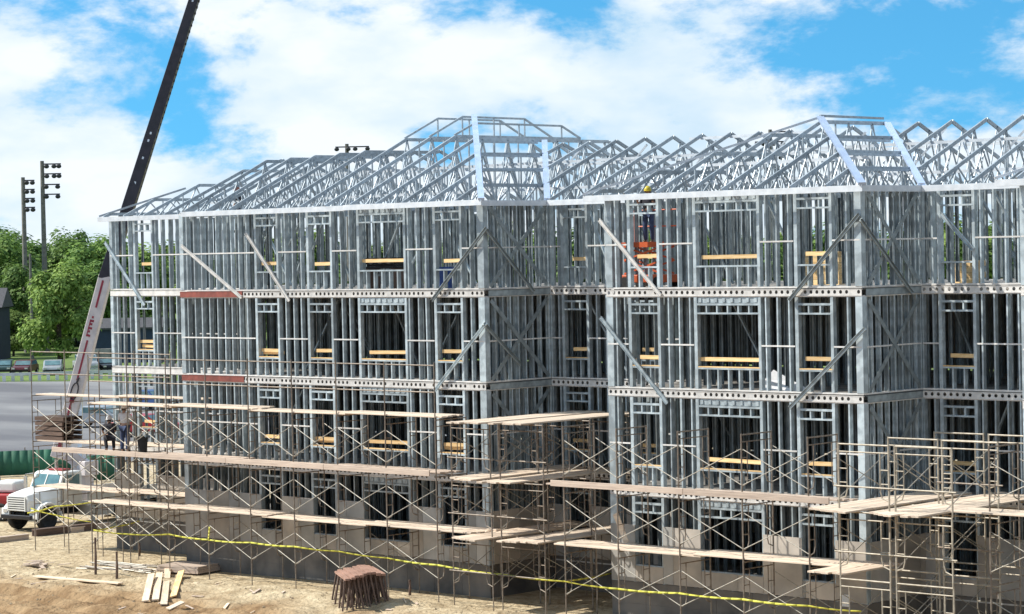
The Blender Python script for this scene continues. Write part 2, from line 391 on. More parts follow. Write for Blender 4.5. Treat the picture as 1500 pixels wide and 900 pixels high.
# walls: org, rotation, length, windows (in wall coordinates)
WALLS = dict(
 wing=((XW0, 3.0), 0, 7.9, [(1.54, 2.61)]),
 left=((XL0, 0), 0, 15.2, [(4.13, 5.27), (6.84, 8.01), (9.36, 11.58), (12.98, 14.17)]),
 left_return=((0, .16), R(90), RD-.17, []),
 recess=((.01, RD), 0, 5.48, [(.57, 1.63), (3.5, 4.6)]),
 right=((XR0, Y2), 0, XR1-XR0, [(.92, 2.05), (3.46, 5.82), (7.16, 8.38)]),
 right_return=((XR1, Y2+.16), R(90), YREC2-Y2-.17, []),
 recess_right=((XR1+.01, YREC2), 0, XB0-XR1-.02, [(.63, 1.77), (3.5, 4.6)]),
 far=((XB0, Y2), 0, 5.0, [(.92, 2.05)]))
order = ['left', 'right', 'recess_right', 'recess', 'right_return', 'left_return', 'wing', 'far']
for lev in (3, 2, 1, 0):
    for i, k in enumerate(order):
        org, rz, ln, wn = WALLS[k]
        wall(org, rz, ln, wn, lev*H, rz, True, seed=lev*20+i, pitch=.406 if 'return' not in k else .36)
# hidden sides: plain studs
def plain(org, rz, ln, base, pitch=.42, h=SH):
    x = 0
    while x <= ln:
        add_stud(stuff, org[0]+x*math.cos(rz), org[1]+x*math.sin(rz), base, h, rz, .045, .12); x += pitch
rr = random.Random(3)
for lev in range(4):
    z = lev*H
    plain((XW0, YB), 0, 48, z, .61 if lev == 3 else .41)
    plain((XW0, 6.4), 0, 48, z, .61 if lev == 3 else .41); plain((XW0, 8.0), 0, 48, z, .61 if lev == 3 else .41)
    if lev < 3: plain((XW0+.2, 4.9), 0, 46, z, .41)
    plain((XW0, 3.2), R(90), 8.8, z, .5)
    plain((XR0+.16, 2.9), R(-90), 3.0, z); plain((XL0+.16, 2.9), R(-90), 2.8, z); plain((XB0+.16, 2.4), R(-90), 2.6, z)
    for x in (-19.0, -15.1, -11.5, -8.9, -6.4, -3.0, -.1, 3.0, 5.6, 8.2, 11.9, 14.8, 17.5, 20.1):
        y0 = .25 if (XL0 < x < XL1 or XR0 < x < XR1) else 3.3
        plain((x, y0), R(90), 6.2-y0, z, .41)
        plain((x+1.2, 8.2), R(90), 3.6, z, .61)
# boards stored and cross pieces inside the top floor
for lev in range(4): plain((XL0, 15.9), 0, 15, lev*H, .41); plain((XL0, 12.2), R(90), 3.6, lev*H, .41); plain((-.1, 12.2), R(90), 3.6, lev*H, .41)
for lev in (0, 1, 2):
    b = MB(); b.box((XW0, YB+.16, lev*H+.0), (26, YB+.18, lev*H+2.95)); part('unseen_light_blocker', b.mesh('unseen_light_blocker', SHEATH))  # unseen panels added along the back to keep the lower storeys dark
so_ = part('stud', stuff.mesh('interior_stud', GALV_SHADE, fix=False)); so_['kind'] = 'stuff'

rb = random.Random(31)
for lev, cnt in ((3, 22), (2, 12), (1, 8)):
    for i in range(cnt):
        x = rb.uniform(-20, 19); y = rb.uniform(3.6, 6.1) if not (XL0+1 < x < -1 or 6.5 < x < 14) else rb.uniform(1.2, 5.8); z = lev*H; s = rb.choice((-1, 1)); b = MB()
        b.bar((0, 0, .05), (s*rb.uniform(1.1, 1.9), rb.uniform(-.2, .2), 2.6), .09, .05); part('interior_brace', b.mesh('interior_brace', rb.choice((GALV, GALV_SHADE))), (x, y, z))
# corner posts, wider and brighter
def post(x, y, base, wx=.26, wy=.2):
    b = MB(); b.box((x-wx, y-.02, base-.0), (x+.012, y+wy, base+SH)); part('corner_post', b.mesh('corner_post', GALV))
for lev in range(4):
    post(XL1, 0, lev*H); post(XR1, Y2, lev*H, .22); post(XR0+.24, Y2, lev*H, .24); post(XB0+.24, Y2, lev*H, .24); post(XW0+.16, 3.0, lev*H, .16)
    post(XL0+.2, 0, lev*H, .2)

# punched rim tracks between storeys
def rim_mesh(length, punched, hgt=.195, m=GALVB):
    b = MB()
    b.box((0, -.03, 0), (length, .05, .018)); b.box((0, -.03, hgt-.018), (length, .05, hgt))
    if not punched:
        b.box((0, -.024, .018), (length, -.018, hgt-.018))
    else:
        n = max(1, int(length/.205)); c = length/n; z0, z1 = .018, hgt-.018; zc = (z0+z1)/2+.012; r = .055
        for i in range(n):
            x0, x1 = i*c, (i+1)*c; xc = (x0+x1)/2
            if i % 9 == 8:
                b.face([(x0, -.022, z0), (x1, -.022, z0), (x1, -.022, z1), (x0, -.022, z1)]); continue
            sq = [(x1, zc), (x1, z1), (xc, z1), (x0, z1), (x0, zc), (x0, z0), (xc, z0), (x1, z0)]
            oc = [(xc+r*math.cos(k*math.pi/4), zc+r*math.sin(k*math.pi/4)) for k in range(8)]
            for k in range(8):
                k2 = (k+1) % 8
                b.face([(sq[k][0], -.022, sq[k][1]), (sq[k2][0], -.022, sq[k2][1]), (oc[k2][0], -.022, oc[k2][1]), (oc[k][0], -.022, oc[k][1])])
    return b.mesh('rim_track', m, fix=False)
for lev in (1, 2, 3):
    for k in order:
        org, rz, ln, wn = WALLS[k]
        if k == 'left':
            part('rim_track', rim_mesh(ln-3.45, True), (org[0]+3.45, org[1], lev*H-.27), rz)
            if lev > 1: part('red_steel_beam', rim_mesh(3.42, False, .2, RED), (org[0], org[1]-.02, lev*H-.26), rz)
            else: part('rim_track', rim_mesh(3.42, True), (org[0], org[1], lev*H-.27), rz)
        else:
            part('rim_track', rim_mesh(ln, k not in ('wing', 'left_return', 'right_return'), .195, GALVB if 'return' not in k else GALV_SHADE), (org[0], org[1], lev*H-.27), rz)

# floor slabs
b = MB()
for lev in (0, 1, 2, 3):
    z0, z1 = lev*H-.2, lev*H-.055
    b.box((XW0+.2, 3.3, z0), (26, YB-.1, z1)); b.box((XL0+.15, .17, z0), (XL1-.17, 3.298, z1))
    b.box((XR0+.15, Y2+.17, z0), (XR1-.17, 3.298, z1)); b.box((XB0+.15, Y2+.17, z0), (26, 3.298, z1))
part('floor_slab', b.mesh('floor_slab', CONC))
# floor joists under the top slabs read from the recesses
# foundation
b = MB()
def fnd(a, c):
    if c[0]-a[0] > 3 and a[1] < 4:
        n = int((c[0]-a[0])/1.22); L = (c[0]-a[0])/n
        b.box((a[0], a[1]+.012, -1.6), (c[0], c[1], .095))
        for i in range(n):
            for z0, z1 in ((-1.6, -.56), (-.55, .1)): b.box((a[0]+i*L+.006, a[1]+.0, z0), (a[0]+(i+1)*L-.006, a[1]+.0115, z1))
    else: b.box((a[0], a[1], -1.6), (c[0], c[1], .1))
fnd((XW0, 3.0), (XL0-.01, 3.3)); fnd((XL0, -.03), (XL1+.03, .28)); fnd((XL1-.25, .285), (XL1+.03, RD-.005)); fnd((XL1-.25, RD-.002), (XR0+.25, RD+.3))
fnd((XR0, Y2-.03), (XR1+.03, Y2+.28)); fnd((XR0-.02, Y2+.285), (XR0+.28, RD-.005)); fnd((XR1-.25, Y2+.285), (XR1+.03, YREC2-.005)); fnd((XR1-.25, YREC2-.002), (XB0+.2, YREC2+.3))
fnd((XB0, Y2-.03), (26, Y2+.28)); fnd((XW0, 3.305), (XW0+.3, YB)); fnd((XW0+.305, YB-.3), (26, YB))
part('foundation_wall', b.mesh('foundation_wall', FOUND))
# sheathing boards round the ground storey, each board a part
def board_mesh(x0, x1, z0, z1):
    b = MB(); b.box((x0+.007, -.035, z0), (x1-.007, -.012, z1)); return b.mesh('sheathing_board', rr.choice((SHEATH, SHEATH, SHEATG)))
rr = random.Random(11)
for k in ('left', 'right', 'left_return', 'right_return', 'recess', 'recess_right', 'wing', 'far'):
    org, rz, ln, wn = WALLS[k]
    cuts = [0.0]; x = 1.22
    while x < ln: cuts.append(x); x += 1.22
    cuts.append(ln)
    for a, c in wn: cuts += [a+.05, c]
    cuts = sorted(set(round(q, 3) for q in cuts))
    for a, c in zip(cuts, cuts[1:]):
        if c-a < .03: continue
        mid = (a+c)/2; top = 1.83 + rr.uniform(-.01, .01); z0 = .115
        if any(p+.05 <= mid <= q for p, q in wn): top = HZ0-.03
        elif k == 'right' and c < 1.0: top = 1.83
        part('sheathing_board', board_mesh(a, c, z0, top), (org[0], org[1], 0), rz)
# diagonal braces (temporary steel studs screwed across the frames), end points read on the wall planes
def brace(p, q, m=GALV, wd=.11, th=.05, name='diagonal_brace'):
    p, q = Vector(p), Vector(q); b = MB(); mid = (p+q)/2
    n = Vector((0, -1, 0)) if abs((q-p).y) < abs((q-p).x) else Vector((1, 0, 0))
    b.bar(p-mid, q-mid, wd, .012, n); d = (q-p).normalized(); s = d.cross(n).normalized()
    for e in (-1, 1): b.bar(p-mid + s*e*(wd/2-.006) + n*.024, q-mid + s*e*(wd/2-.006) + n*.024, .012, th, n)
    o = part(name, b.mesh(name, m), mid); return o
for x0, y0, x1, y1, yy, m in ((154, 355, 212, 447, 2.9, GALV), (266, 360, 354, 436, -.08, GALVB), (360, 341, 424, 441, -.08, GALVB), (713, 334, 633, 441, -.1, GALV_SHADE),
        (713, 473, 637, 573, -.1, GALV), (878, 322, 968, 433, Y2-.1, GALVB), (880, 465, 978, 591, Y2-.1, GALV), (1259, 314, 1156, 441, Y2-.1, GALV_SHADE), (1268, 481, 1157, 598, Y2-.1, GALV),
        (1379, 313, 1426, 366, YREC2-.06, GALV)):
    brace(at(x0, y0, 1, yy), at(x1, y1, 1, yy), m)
for x0, y0, x1, y1, xx in ((711, 336, 782, 428, .09), (708, 474, 762, 534, .09), (1260, 322, 1336, 430, XR1+.09)):
    brace(at(x0, y0, 0, xx), at(x1, y1, 0, xx), GALV_SHADE)
# flat strap X bracing on the shaded returns
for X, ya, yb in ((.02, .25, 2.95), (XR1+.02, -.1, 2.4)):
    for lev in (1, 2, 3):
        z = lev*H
        b = MB(); b.bar((X, ya, z+.05), (X, yb, z+2.6), .14, .008, (1, 0, 0)); part('strap_brace', b.mesh('strap_brace', GALV_SHADE))
        b = MB(); b.bar((X+.012, ya, z+2.6), (X+.012, yb, z+.05), .14, .008, (1, 0, 0)); part('strap_brace', b.mesh('strap_brace', GALV_SHADE))

# ------------------------------------------------------------------ roof
ZE = 11.74; SL = .43; SLL = .47
YE, YEB = 2.6, 12.4
def bay(x, y, x0, x1, y0, cap=99, yeb=12.4):
    if not (x0 <= x <= x1): return -9
    if x0 < -9: cap = min(cap, 1.86 + (x-x0)*.035)
    if x0 < -9: return min((y-y0)*SLL, (yeb-y)*SL, cap)
    if x0 < 0: return min((y-y0)*SLL, (x1-x)*SLL, (yeb-y)*SLL, cap)
    return min((y-y0)*SL, (x-x0)*SL, (x1-x)*SL, (yeb-y)*SL, cap)
BAYS = [(-8.3, .42, -.5, 2.42, 16.2), (5.05, 15.35, Y2-.5, 99), (19.6, 29.9, Y2-.5, 99), (-14.5, -8.3, -.5, 2.08, 12.4)]
def roof_h(x, y):
    h = min((y-YE)*SL, (YEB-y)*SL, (x-XW0+.1)*SL)
    for q in BAYS: h = max(h, bay(x, y, *q))
    return h
def truss_mesh(x, y0, YEB):
    prof = []; n = 160
    for i in range(n+1):
        y = y0 + (YEB-y0)*i/n; prof.append((y, max(0., roof_h(x, y))))
    # reduce to corner points
    keep = [prof[0]]
    for a, c, d in zip(prof, prof[1:], prof[2:]):
        if abs((c[1]-a[1])-(d[1]-c[1])) > .004: keep.append(c)
    keep.append(prof[-1])
    mg = [keep[0]]
    for k in keep[1:-1]:
        if k[0]-mg[-1][0] > .18: mg.append(k)
    mg.append(keep[-1]); keep = mg
    b = MB(); cw, ch = .05, .115
    for (ya, ha), (yb, hb) in zip(keep, keep[1:]): b.bar((0, ya, ha+.05), (0, yb, hb+.05), cw, ch)
    b.bar((0, y0+.3, 0), (0, YEB-.3, 0), cw, .09)
    L = YEB-y0; m = max(4, int(L/.62)); up = False; last = None
    def hh(y): return max(0., roof_h(x, y))
    for i in range(1, m):
        y = y0 + L*i/m; h = hh(y)
        if h < .25: last = None; continue
        cur = (y, h+.03) if up else (y, .02)
        if last: b.bar((.02, last[0], last[1]), (.02, cur[0], cur[1]), .028, .045)
        elif not up: b.bar((.02, y, .02), (.02, y, h+.03), .035, .05)
        last = cur; up = not up
        if i % 3 == 0: b.bar((-.02, y, .02), (-.02, y, h+.03), .035, .05)
    return b.mesh('roof_truss', TRUSS)
x = XW0+.2; tx = []
while x < 24.5: tx.append(x); x += 1.235
for i, x in enumerate(tx):
    y0 = YE; y1 = YEB
    for q in BAYS:
        if q[0]+.05 <= x <= q[1]-.05: y0 = q[2]; y1 = q[4] if len(q) > 4 else YEB
    part('roof_truss', truss_mesh(x, y0, y1), (x, 0, ZE))
# small cap trusses on the flat tops of the left wing
for x in [t for t in tx if -8.3 < t < -4.8]:
    ap = min((.42-x)*SLL - 2.42, .74)
    if ap < .12: continue
    yf, yb_ = 2.42/SLL-.5, 16.2-2.42/SLL; run = ap/SLL
    b = MB()
    b.bar((0, yf-.1, 2.50), (0, yf+run, 2.50+ap), .04, .07); b.bar((0, yf+run, 2.50+ap), (0, yb_-run, 2.50+ap), .04, .07); b.bar((0, yb_-run, 2.5+ap), (0, yb_+.1, 2.5), .04, .07)
    for y in (yf+run, (yf+yb_)/2, yb_-run): b.bar((0, y, 2.45), (0, y, 2.5+ap), .035, .05)
    part('cap_truss', b.mesh('cap_truss', TRUSS), (x, 0, ZE))
# hips and valleys: wide bright sheet steel
def hipbeam(p, q, wd=.26, m=HIPM, name='hip_beam', th=.07):
    p, q = Vector(p), Vector(q); mid = (p+q)/2; b = MB(); b.bar(p-mid, q-mid, wd, th); part(name, b.mesh(name, m), mid)
hipbeam((.42, -.5, ZE+.1), (.42-6.75, 6.25, ZE+.1+6.75*SLL), .20)
hipbeam((.42, YE, ZE+.1), (-4.3, YE+5.1, ZE+.1+4.9*.45), .20)
for q in BAYS[1:3]:
    xm = (q[0]+q[1])/2; a = xm-q[0]
    hipbeam((q[1], q[2], ZE+.1), (xm, q[2]+a, ZE+.1+a*SL), .21); hipbeam((q[0], q[2], ZE+.1), (xm, q[2]+a, ZE+.1+a*SL), .10, FASC)
    va = (7.5-YE)-.05
    hipbeam((q[1], 2.05 if q[1] < 20 else YE, ZE+.1), (q[1]-va, 7.4, ZE+.1+va*SL), .20)
    hipbeam((xm, q[2]+a, ZE+.14+a*SL), (xm, 7.6, ZE+.14+a*SL), .07, TRUSS, 'ridge_member')
hipbeam((XW0-.1, YE, ZE+.1), (XW0-.1+2.4, YE+2.4, ZE+.1+2.4*SL), .09, TRUSS)
# return face purlins seen between hip and valley
for xr_, y0, y1, m in ((.42, -.5, YE, 4), (15.35, Y2-.5, YE-.55, 3)):
    for i in range(1, m+1):
        d = i*1.15; sl = SLL if xr_ < 1 else SL; hipbeam((xr_-d, y0+d, ZE+.05+d*sl), (xr_-d, y1+d, ZE+.05+d*sl), .05, TRUSS, 'jack_member', .075)
# lateral braces
for y, z, x0, x1 in ((6.2, 1.45, -17, 24), (8.8, 1.45, -17, 24), (4.6, .5, -19, 24), (7.5, .06, -20, 24), (7.45, 2.05, 2.5, 8.3), (2.6, .95, 7.0, 13.2)):
    hipbeam((x0, y, ZE+z), (x1, y, ZE+z), .035, FASC, 'lateral_brace', .09)
for x in range(-16, 24, 3):
    hipbeam((x, 6.9, ZE+.1), (x+1.6, 7.5, ZE+1.95), .04, FASC, 'lateral_brace', .06)
    hipbeam((x+1.4, 5.2, ZE+.1), (x+.1, 6.1, ZE+1.4), .04, FASC, 'lateral_brace', .06)
# fascia tracks along the eaves
def fascia(p, q, m=FASC):
    p, q = Vector(p), Vector(q); mid = (p+q)/2; b = MB(); d = (q-p).normalized(); n = Vector((d.y, -d.x, 0))
    b.bar(p-mid, q-mid, .012, .17); b.bar(p-mid-n*.05+Vector((0, 0, .085)), q-mid-n*.05+Vector((0, 0, .085)), .10, .012); b.bar(p-mid-n*.05-Vector((0, 0, .08)), q-mid-n*.05-Vector((0, 0, .08)), .10, .012)
    part('eave_fascia', b.mesh('eave_fascia', m), mid)
ZF = ZE-.03
fascia((XW0-.08, YE-.1, ZF), (-14.6, YE-.1, ZF)); fascia((-14.5, -.5, ZF), (-5.9, -.5, ZF)); fascia((-5.98, -.52, ZF+.02), (.43, -.52, ZF+.02))
fascia((.42, -.49, ZF), (.42, YE, ZF)); fascia((.43, YE-.02, ZF-.0), (5.5, YE-.02, ZF)); fascia((5.05, Y2-.5, ZF), (15.35, Y2-.5, ZF))
fascia((15.35, Y2-.49, ZF), (15.35, 2.05, ZF)); fascia((15.36, 2.03, ZF), (20.3, 2.03, ZF)); fascia((19.6, Y2-.5, ZF), (25, Y2-.5, ZF))
fascia((-14.5, YE-.15, ZF), (-14.5, -.49, ZF))

# ------------------------------------------------------------------ scaffolds
Z0, LIFT = -.5, 1.8
_fm = {}
def frame_mesh(wd, m=None, r=.024):
    m = m or TUBE; k = (round(wd, 2), m.name)
    if k in _fm: return _fm[k]
    b = MB(); h = LIFT
    for x in (0, wd): b.tube([(x, 0, 0), (x, 0, h)], r)
    b.tube([(0, 0, h-.03), (wd, 0, h-.03)], r*.9)
    ins = .27; zt = h-.26
    b.tube([(0, 0, zt+.03), (wd, 0, zt+.03)], r*.7, 5)
    for x, s in ((0, 1), (wd, -1)):
        b.tube([(x+s*ins, 0, zt+.03), (x+s*ins, 0, .55), (x+s*ins*.8, 0, .38), (x, 0, .3)], r*.75, 5)
        for z in (.75, 1.12): b.tube([(x, 0, z), (x+s*ins, 0, z)], r*.6, 4)
    _fm[k] = b.mesh('scaffold_frame', m); return _fm[k]
def brace_mesh(L):
    b = MB(); b.tube([(0, 0, .34), (L, 0, 1.38)], .0135, 5); b.tube([(0, .02, 1.38), (L, .02, .34)], .0135, 5)
    return b.mesh('cross_brace', TUBEG)
def jack_mesh(h):
    b = MB(); b.tube([(0, 0, -h), (0, 0, .02)], .019, 5); b.box((-.07, -.07, -h), (.07, .07, -h+.02)); return b.mesh('base_jack', TUBE)
SGROUP = 'tube scaffolds standing along the building'
def scaffold(label, xs, yo, wd, lifts, along='x', z0=Z0, braces=True, m=None, r=.024):
    """frames stand across the run at each station; the run goes along x (frames lie along y) or along y (frames lie along x)"""
    t = thing('scaffold', label, 'scaffold', (xs[0] if along == 'x' else yo, yo if along == 'x' else xs[0], 0), 0, SGROUP)
    ox, oy = t.location.x, t.location.y; t.location.z = gz(ox, oy); zz = -t.location.z
    rnd = random.Random(len(label))
    for i, s in enumerate(xs):
        px, py = (s, yo) if along == 'x' else (yo, s); rz = R(90) if along == 'x' else 0
        for k in range(lifts): link('scaffold_frame', frame_mesh(wd, m, r), t, (px-ox, py-oy, z0+k*LIFT+zz), rz + R(rnd.uniform(-.6, .6)))
        for d in (0, wd):
            qx, qy = (px, py+d) if along == 'x' else (px+d, py); g = gz(qx, qy)
            link('base_jack', jack_mesh(z0-g+.02), t, (qx-ox, qy-oy, z0+zz))
        if braces and i+1 < len(xs):
            L = xs[i+1]-s; bm = brace_mesh(L)
            for k in range(lifts):
                for d in (0, wd):
                    qx, qy = (px, py+d) if along == 'x' else (px+d, py)
                    if d and rnd.random() < .75: continue
                    link('cross_brace', bm, t, (qx-ox, qy-oy, z0+k*LIFT+zz), 0 if along == 'x' else R(90))
    return t
def rail(t, p, q, m=TUBE, name='guard_rail'):
    p, q = Vector(p), Vector(q); mid = (p+q)/2; b = MB(); b.tube([p-mid, q-mid], .022, 5)
    link(name, b.mesh(name, m), t, mid - t.location)
LX = [-18.27, -16.04, -13.84, -11.68, -9.44, -7.21, -5.03, -2.74, -.46]
sL = scaffold('long rusty scaffold with four lifts of cross braces in front of the left wing', LX, -1.9, 1.4, 3)
for z in (5.75, 6.6): rail(sL, (LX[0], -1.88, z), (LX[-1], -1.88, z))
for x in LX: rail(sL, (x, -1.9, 4.9), (x, -1.9, 6.7), TUBE, 'guard_post')
WX = [at(px, 640, 1, .9).x for px in (48, 97, 147, 199, 252)]
sW = scaffold('farther scaffold at the left end of the building beside the boom truck', WX, .9, 1.4, 3)
for z in (5.75, 6.6): rail(sW, (WX[0], .92, z), (WX[-1], .92, z))
for x in WX: rail(sW, (x, .9, 4.9), (x, .9, 6.7), TUBE, 'guard_post')
sT1 = scaffold('scaffold tower under the pale top deck at the inner corner of the left wing', [-2.1, .05, 2.25], .43, 1.7, 3, 'y')
sT2 = scaffold('second scaffold tower in the recess, nearer the right wing', [-2.1, .05, 2.25], 2.53, 1.8, 3, 'y')
RX = [5.29, 7.4, 9.74, 12.05, 14.36]
sR = scaffold('scaffold run with crossed braces along the front of the right wing', RX, -2.25, 1.4, 3)
sT3 = scaffold('scaffold tower of open frames just past the corner of the right wing', [-3.5, -1.2, 1.05], 16.3, 1.6, 3, 'y', m=TUBEY, r=.028)
sT4 = scaffold('rightmost scaffold towers with ladder frames by the right edge', [-3.5, -1.3, 1.0], 18.1, 1.75, 3, 'y', m=TUBEY, r=.028)
sT5 = scaffold('scaffold run leaving the picture at the right edge', [20.4, 22.7, 25.0], -2.6, 1.4, 3)
for t, x0, x1, y in ((sT1, .43, 2.13, -2.1), (sT2, 2.53, 4.33, -2.1), (sT3, 16.3, 17.9, -3.5), (sT4, 18.1, 19.85, -3.5), (sT4, 18.1, 19.85, -1.3)):
    for z in (2.0, .2, 3.75): rail(t, (x0-.15, y-.03, z), (x1+.15, y-.03, z), TUBEY if y < -3 else TUBE)

# ------------------------------------------------------------------ planks on the scaffolds
_pm = {}
def plank_mesh(L, wd=.235, th=.048, m=PLANK, edge=False):
    k = (round(L, 2), wd, m.name, edge)
    if k in _pm: return _pm[k]
    b = MB()
    a, c = (th, wd) if edge else (wd, th)
    prof = [(0, .004), (.004, 0), (a-.004, 0), (a, .004), (a, c-.006), (a-.006, c), (.006, c), (0, c-.006)]
    b.prism(prof, 0, L, 0)
    _pm[k] = b.mesh('plank', m); return _pm[k]
ROWS = ['outermost', 'second', 'third', 'fourth', 'fifth', 'innermost']
def ordinal(i):
    ones = 'first second third fourth fifth sixth seventh eighth ninth tenth eleventh twelfth thirteenth fourteenth fifteenth sixteenth seventeenth eighteenth nineteenth twentieth'.split()
    return ones[i] if i < 20 else ('thirtieth' if i == 29 else 'twenty ' + ones[i-20])
ORD = ['first', 'second', 'third', 'fourth', 'fifth', 'sixth', 'seventh', 'eighth', 'ninth', 'tenth']
prnd = random.Random(5)
def deck_x(deck, x0, x1, y0, n, z, seg=4.6, group=None, m=PLANK, from_='from its left end'):
    """planks lying along the run; each one a thing resting on the frames"""
    ns = max(1, round((x1-x0)/seg)); L = (x1-x0)/ns
    for r in range(n):
        for s in range(ns):
            jit = prnd.uniform(-.12, .12); zz = z + (.05 if s % 2 else 0) + prnd.uniform(0, .006)
            o = link('plank', plank_mesh(L+.3, m=m), None, (x0+s*L-.15+jit, y0+r*.245+prnd.uniform(-.006, .006), zz), rot=(R(prnd.uniform(-.8, .8)), R(prnd.uniform(-.18, .18)), R(prnd.uniform(-.2, .2))))
            row = ROWS[r] if r < n-1 else ROWS[-1]
            tag(o, f'weathered plank, {row} row, {ORD[s]} from the left, {deck}', 'plank', group or f'planks on the {deck}')
def deck_y(deck, x0, n, y0, y1, z, seg=4.9, dx=.245, m=PLANK):
    ns = max(1, round((y1-y0)/seg)); L = (y1-y0)/ns
    for r in range(n):
        for s in range(ns):
            o = link('plank', plank_mesh(L+.25, m=m), None, (x0+.235+r*dx+prnd.uniform(-.006, .006), y0+s*L-.1+prnd.uniform(-.25, .18), z+(.05 if s % 2 else 0)+prnd.uniform(0, .006)), R(90+prnd.uniform(-.4, .4)))
            tag(o, f'weathered plank, {ORD[r]} from the left, {deck}', 'plank', f'planks on the {deck}')
D1, D2, D3 = 4.9, 3.1, 1.3
deck_x('top deck of the long scaffold', -18.3, -.3, -1.86, 4, D1)
deck_x('middle deck of the long scaffold', -20.6, -.6, -1.80, 4, D2, 5.0, m=PLANKB)
deck_x('lowest deck of the long scaffold', -18.4, .9, -1.86, 5, D3, 4.8)
deck_x('far top deck above the boom truck', -25.3, -15.4, .95, 3, D1, 5.0)
deck_x('far middle deck behind the workers', -25.3, -15.5, .95, 4, D2, 5.0)
deck_x('far lowest deck above the truck bonnet', -25.3, -15.4, .95, 5, D3-.0, 5.0)
deck_y('top deck of the corner tower', 1.25, 5, -2.9, 2.7, D1, 5.6); deck_y('top deck of the recess tower', 2.75, 5, -2.5, 2.9, D1, 5.6)
deck_y('middle deck of the corner tower', .55, 5, -2.3, 2.8, D2, 5.6); deck_y('middle deck of the recess tower', 2.3, 5, -2.6, 2.8, D2+.0, 5.6)
deck_y('lowest deck of the corner tower', 1.05, 5, -2.7, 2.6, D3, 5.6); deck_y('lowest deck of the recess tower', 2.9, 6, -2.4, 2.6, D3, 5.6)
deck_x('upper deck of the right wing scaffold', 4.7, 15.2, -2.2, 3, D2, 5.2, m=PLANKB)
deck_x('lower deck of the right wing scaffold', 5.0, 15.7, -2.25, 5, D3, 5.2)
deck_y('deck of the open frame tower', 15.55, 6, -3.9, 1.9, D2, 6.0); deck_y('right deck with a curled sheet', 17.5, 7, -3.9, 2.2, D2, 6.2)
deck_x('deck leaving the picture on the right', 19.6, 25.2, -2.9, 4, D2+.06, 5.6)
deck_y('short low deck at the right wing corner', 15.2, 5, -3.4, -1.0, D3+.05, 3)
# long boards set on edge as toe boards along the middle decks
for x0, x1, y, z, lab in ((-20.5, -.7, -1.96, D2-.02, 'dark edge board of the long scaffold middle deck'), (4.8, 15.1, -2.31, D2-.02, 'dark edge board of the right wing scaffold upper deck')):
    n = 4 if x0 < 0 else 2; L = (x1-x0)/n
    for i in range(n):
        o = link('toe_board', plank_mesh(L-.02, .185, .045, PLANKB, True), None, (x0+i*L, y, z)); tag(o, f'{lab}, {ORD[i]} from its left end', 'board', 'toe boards')

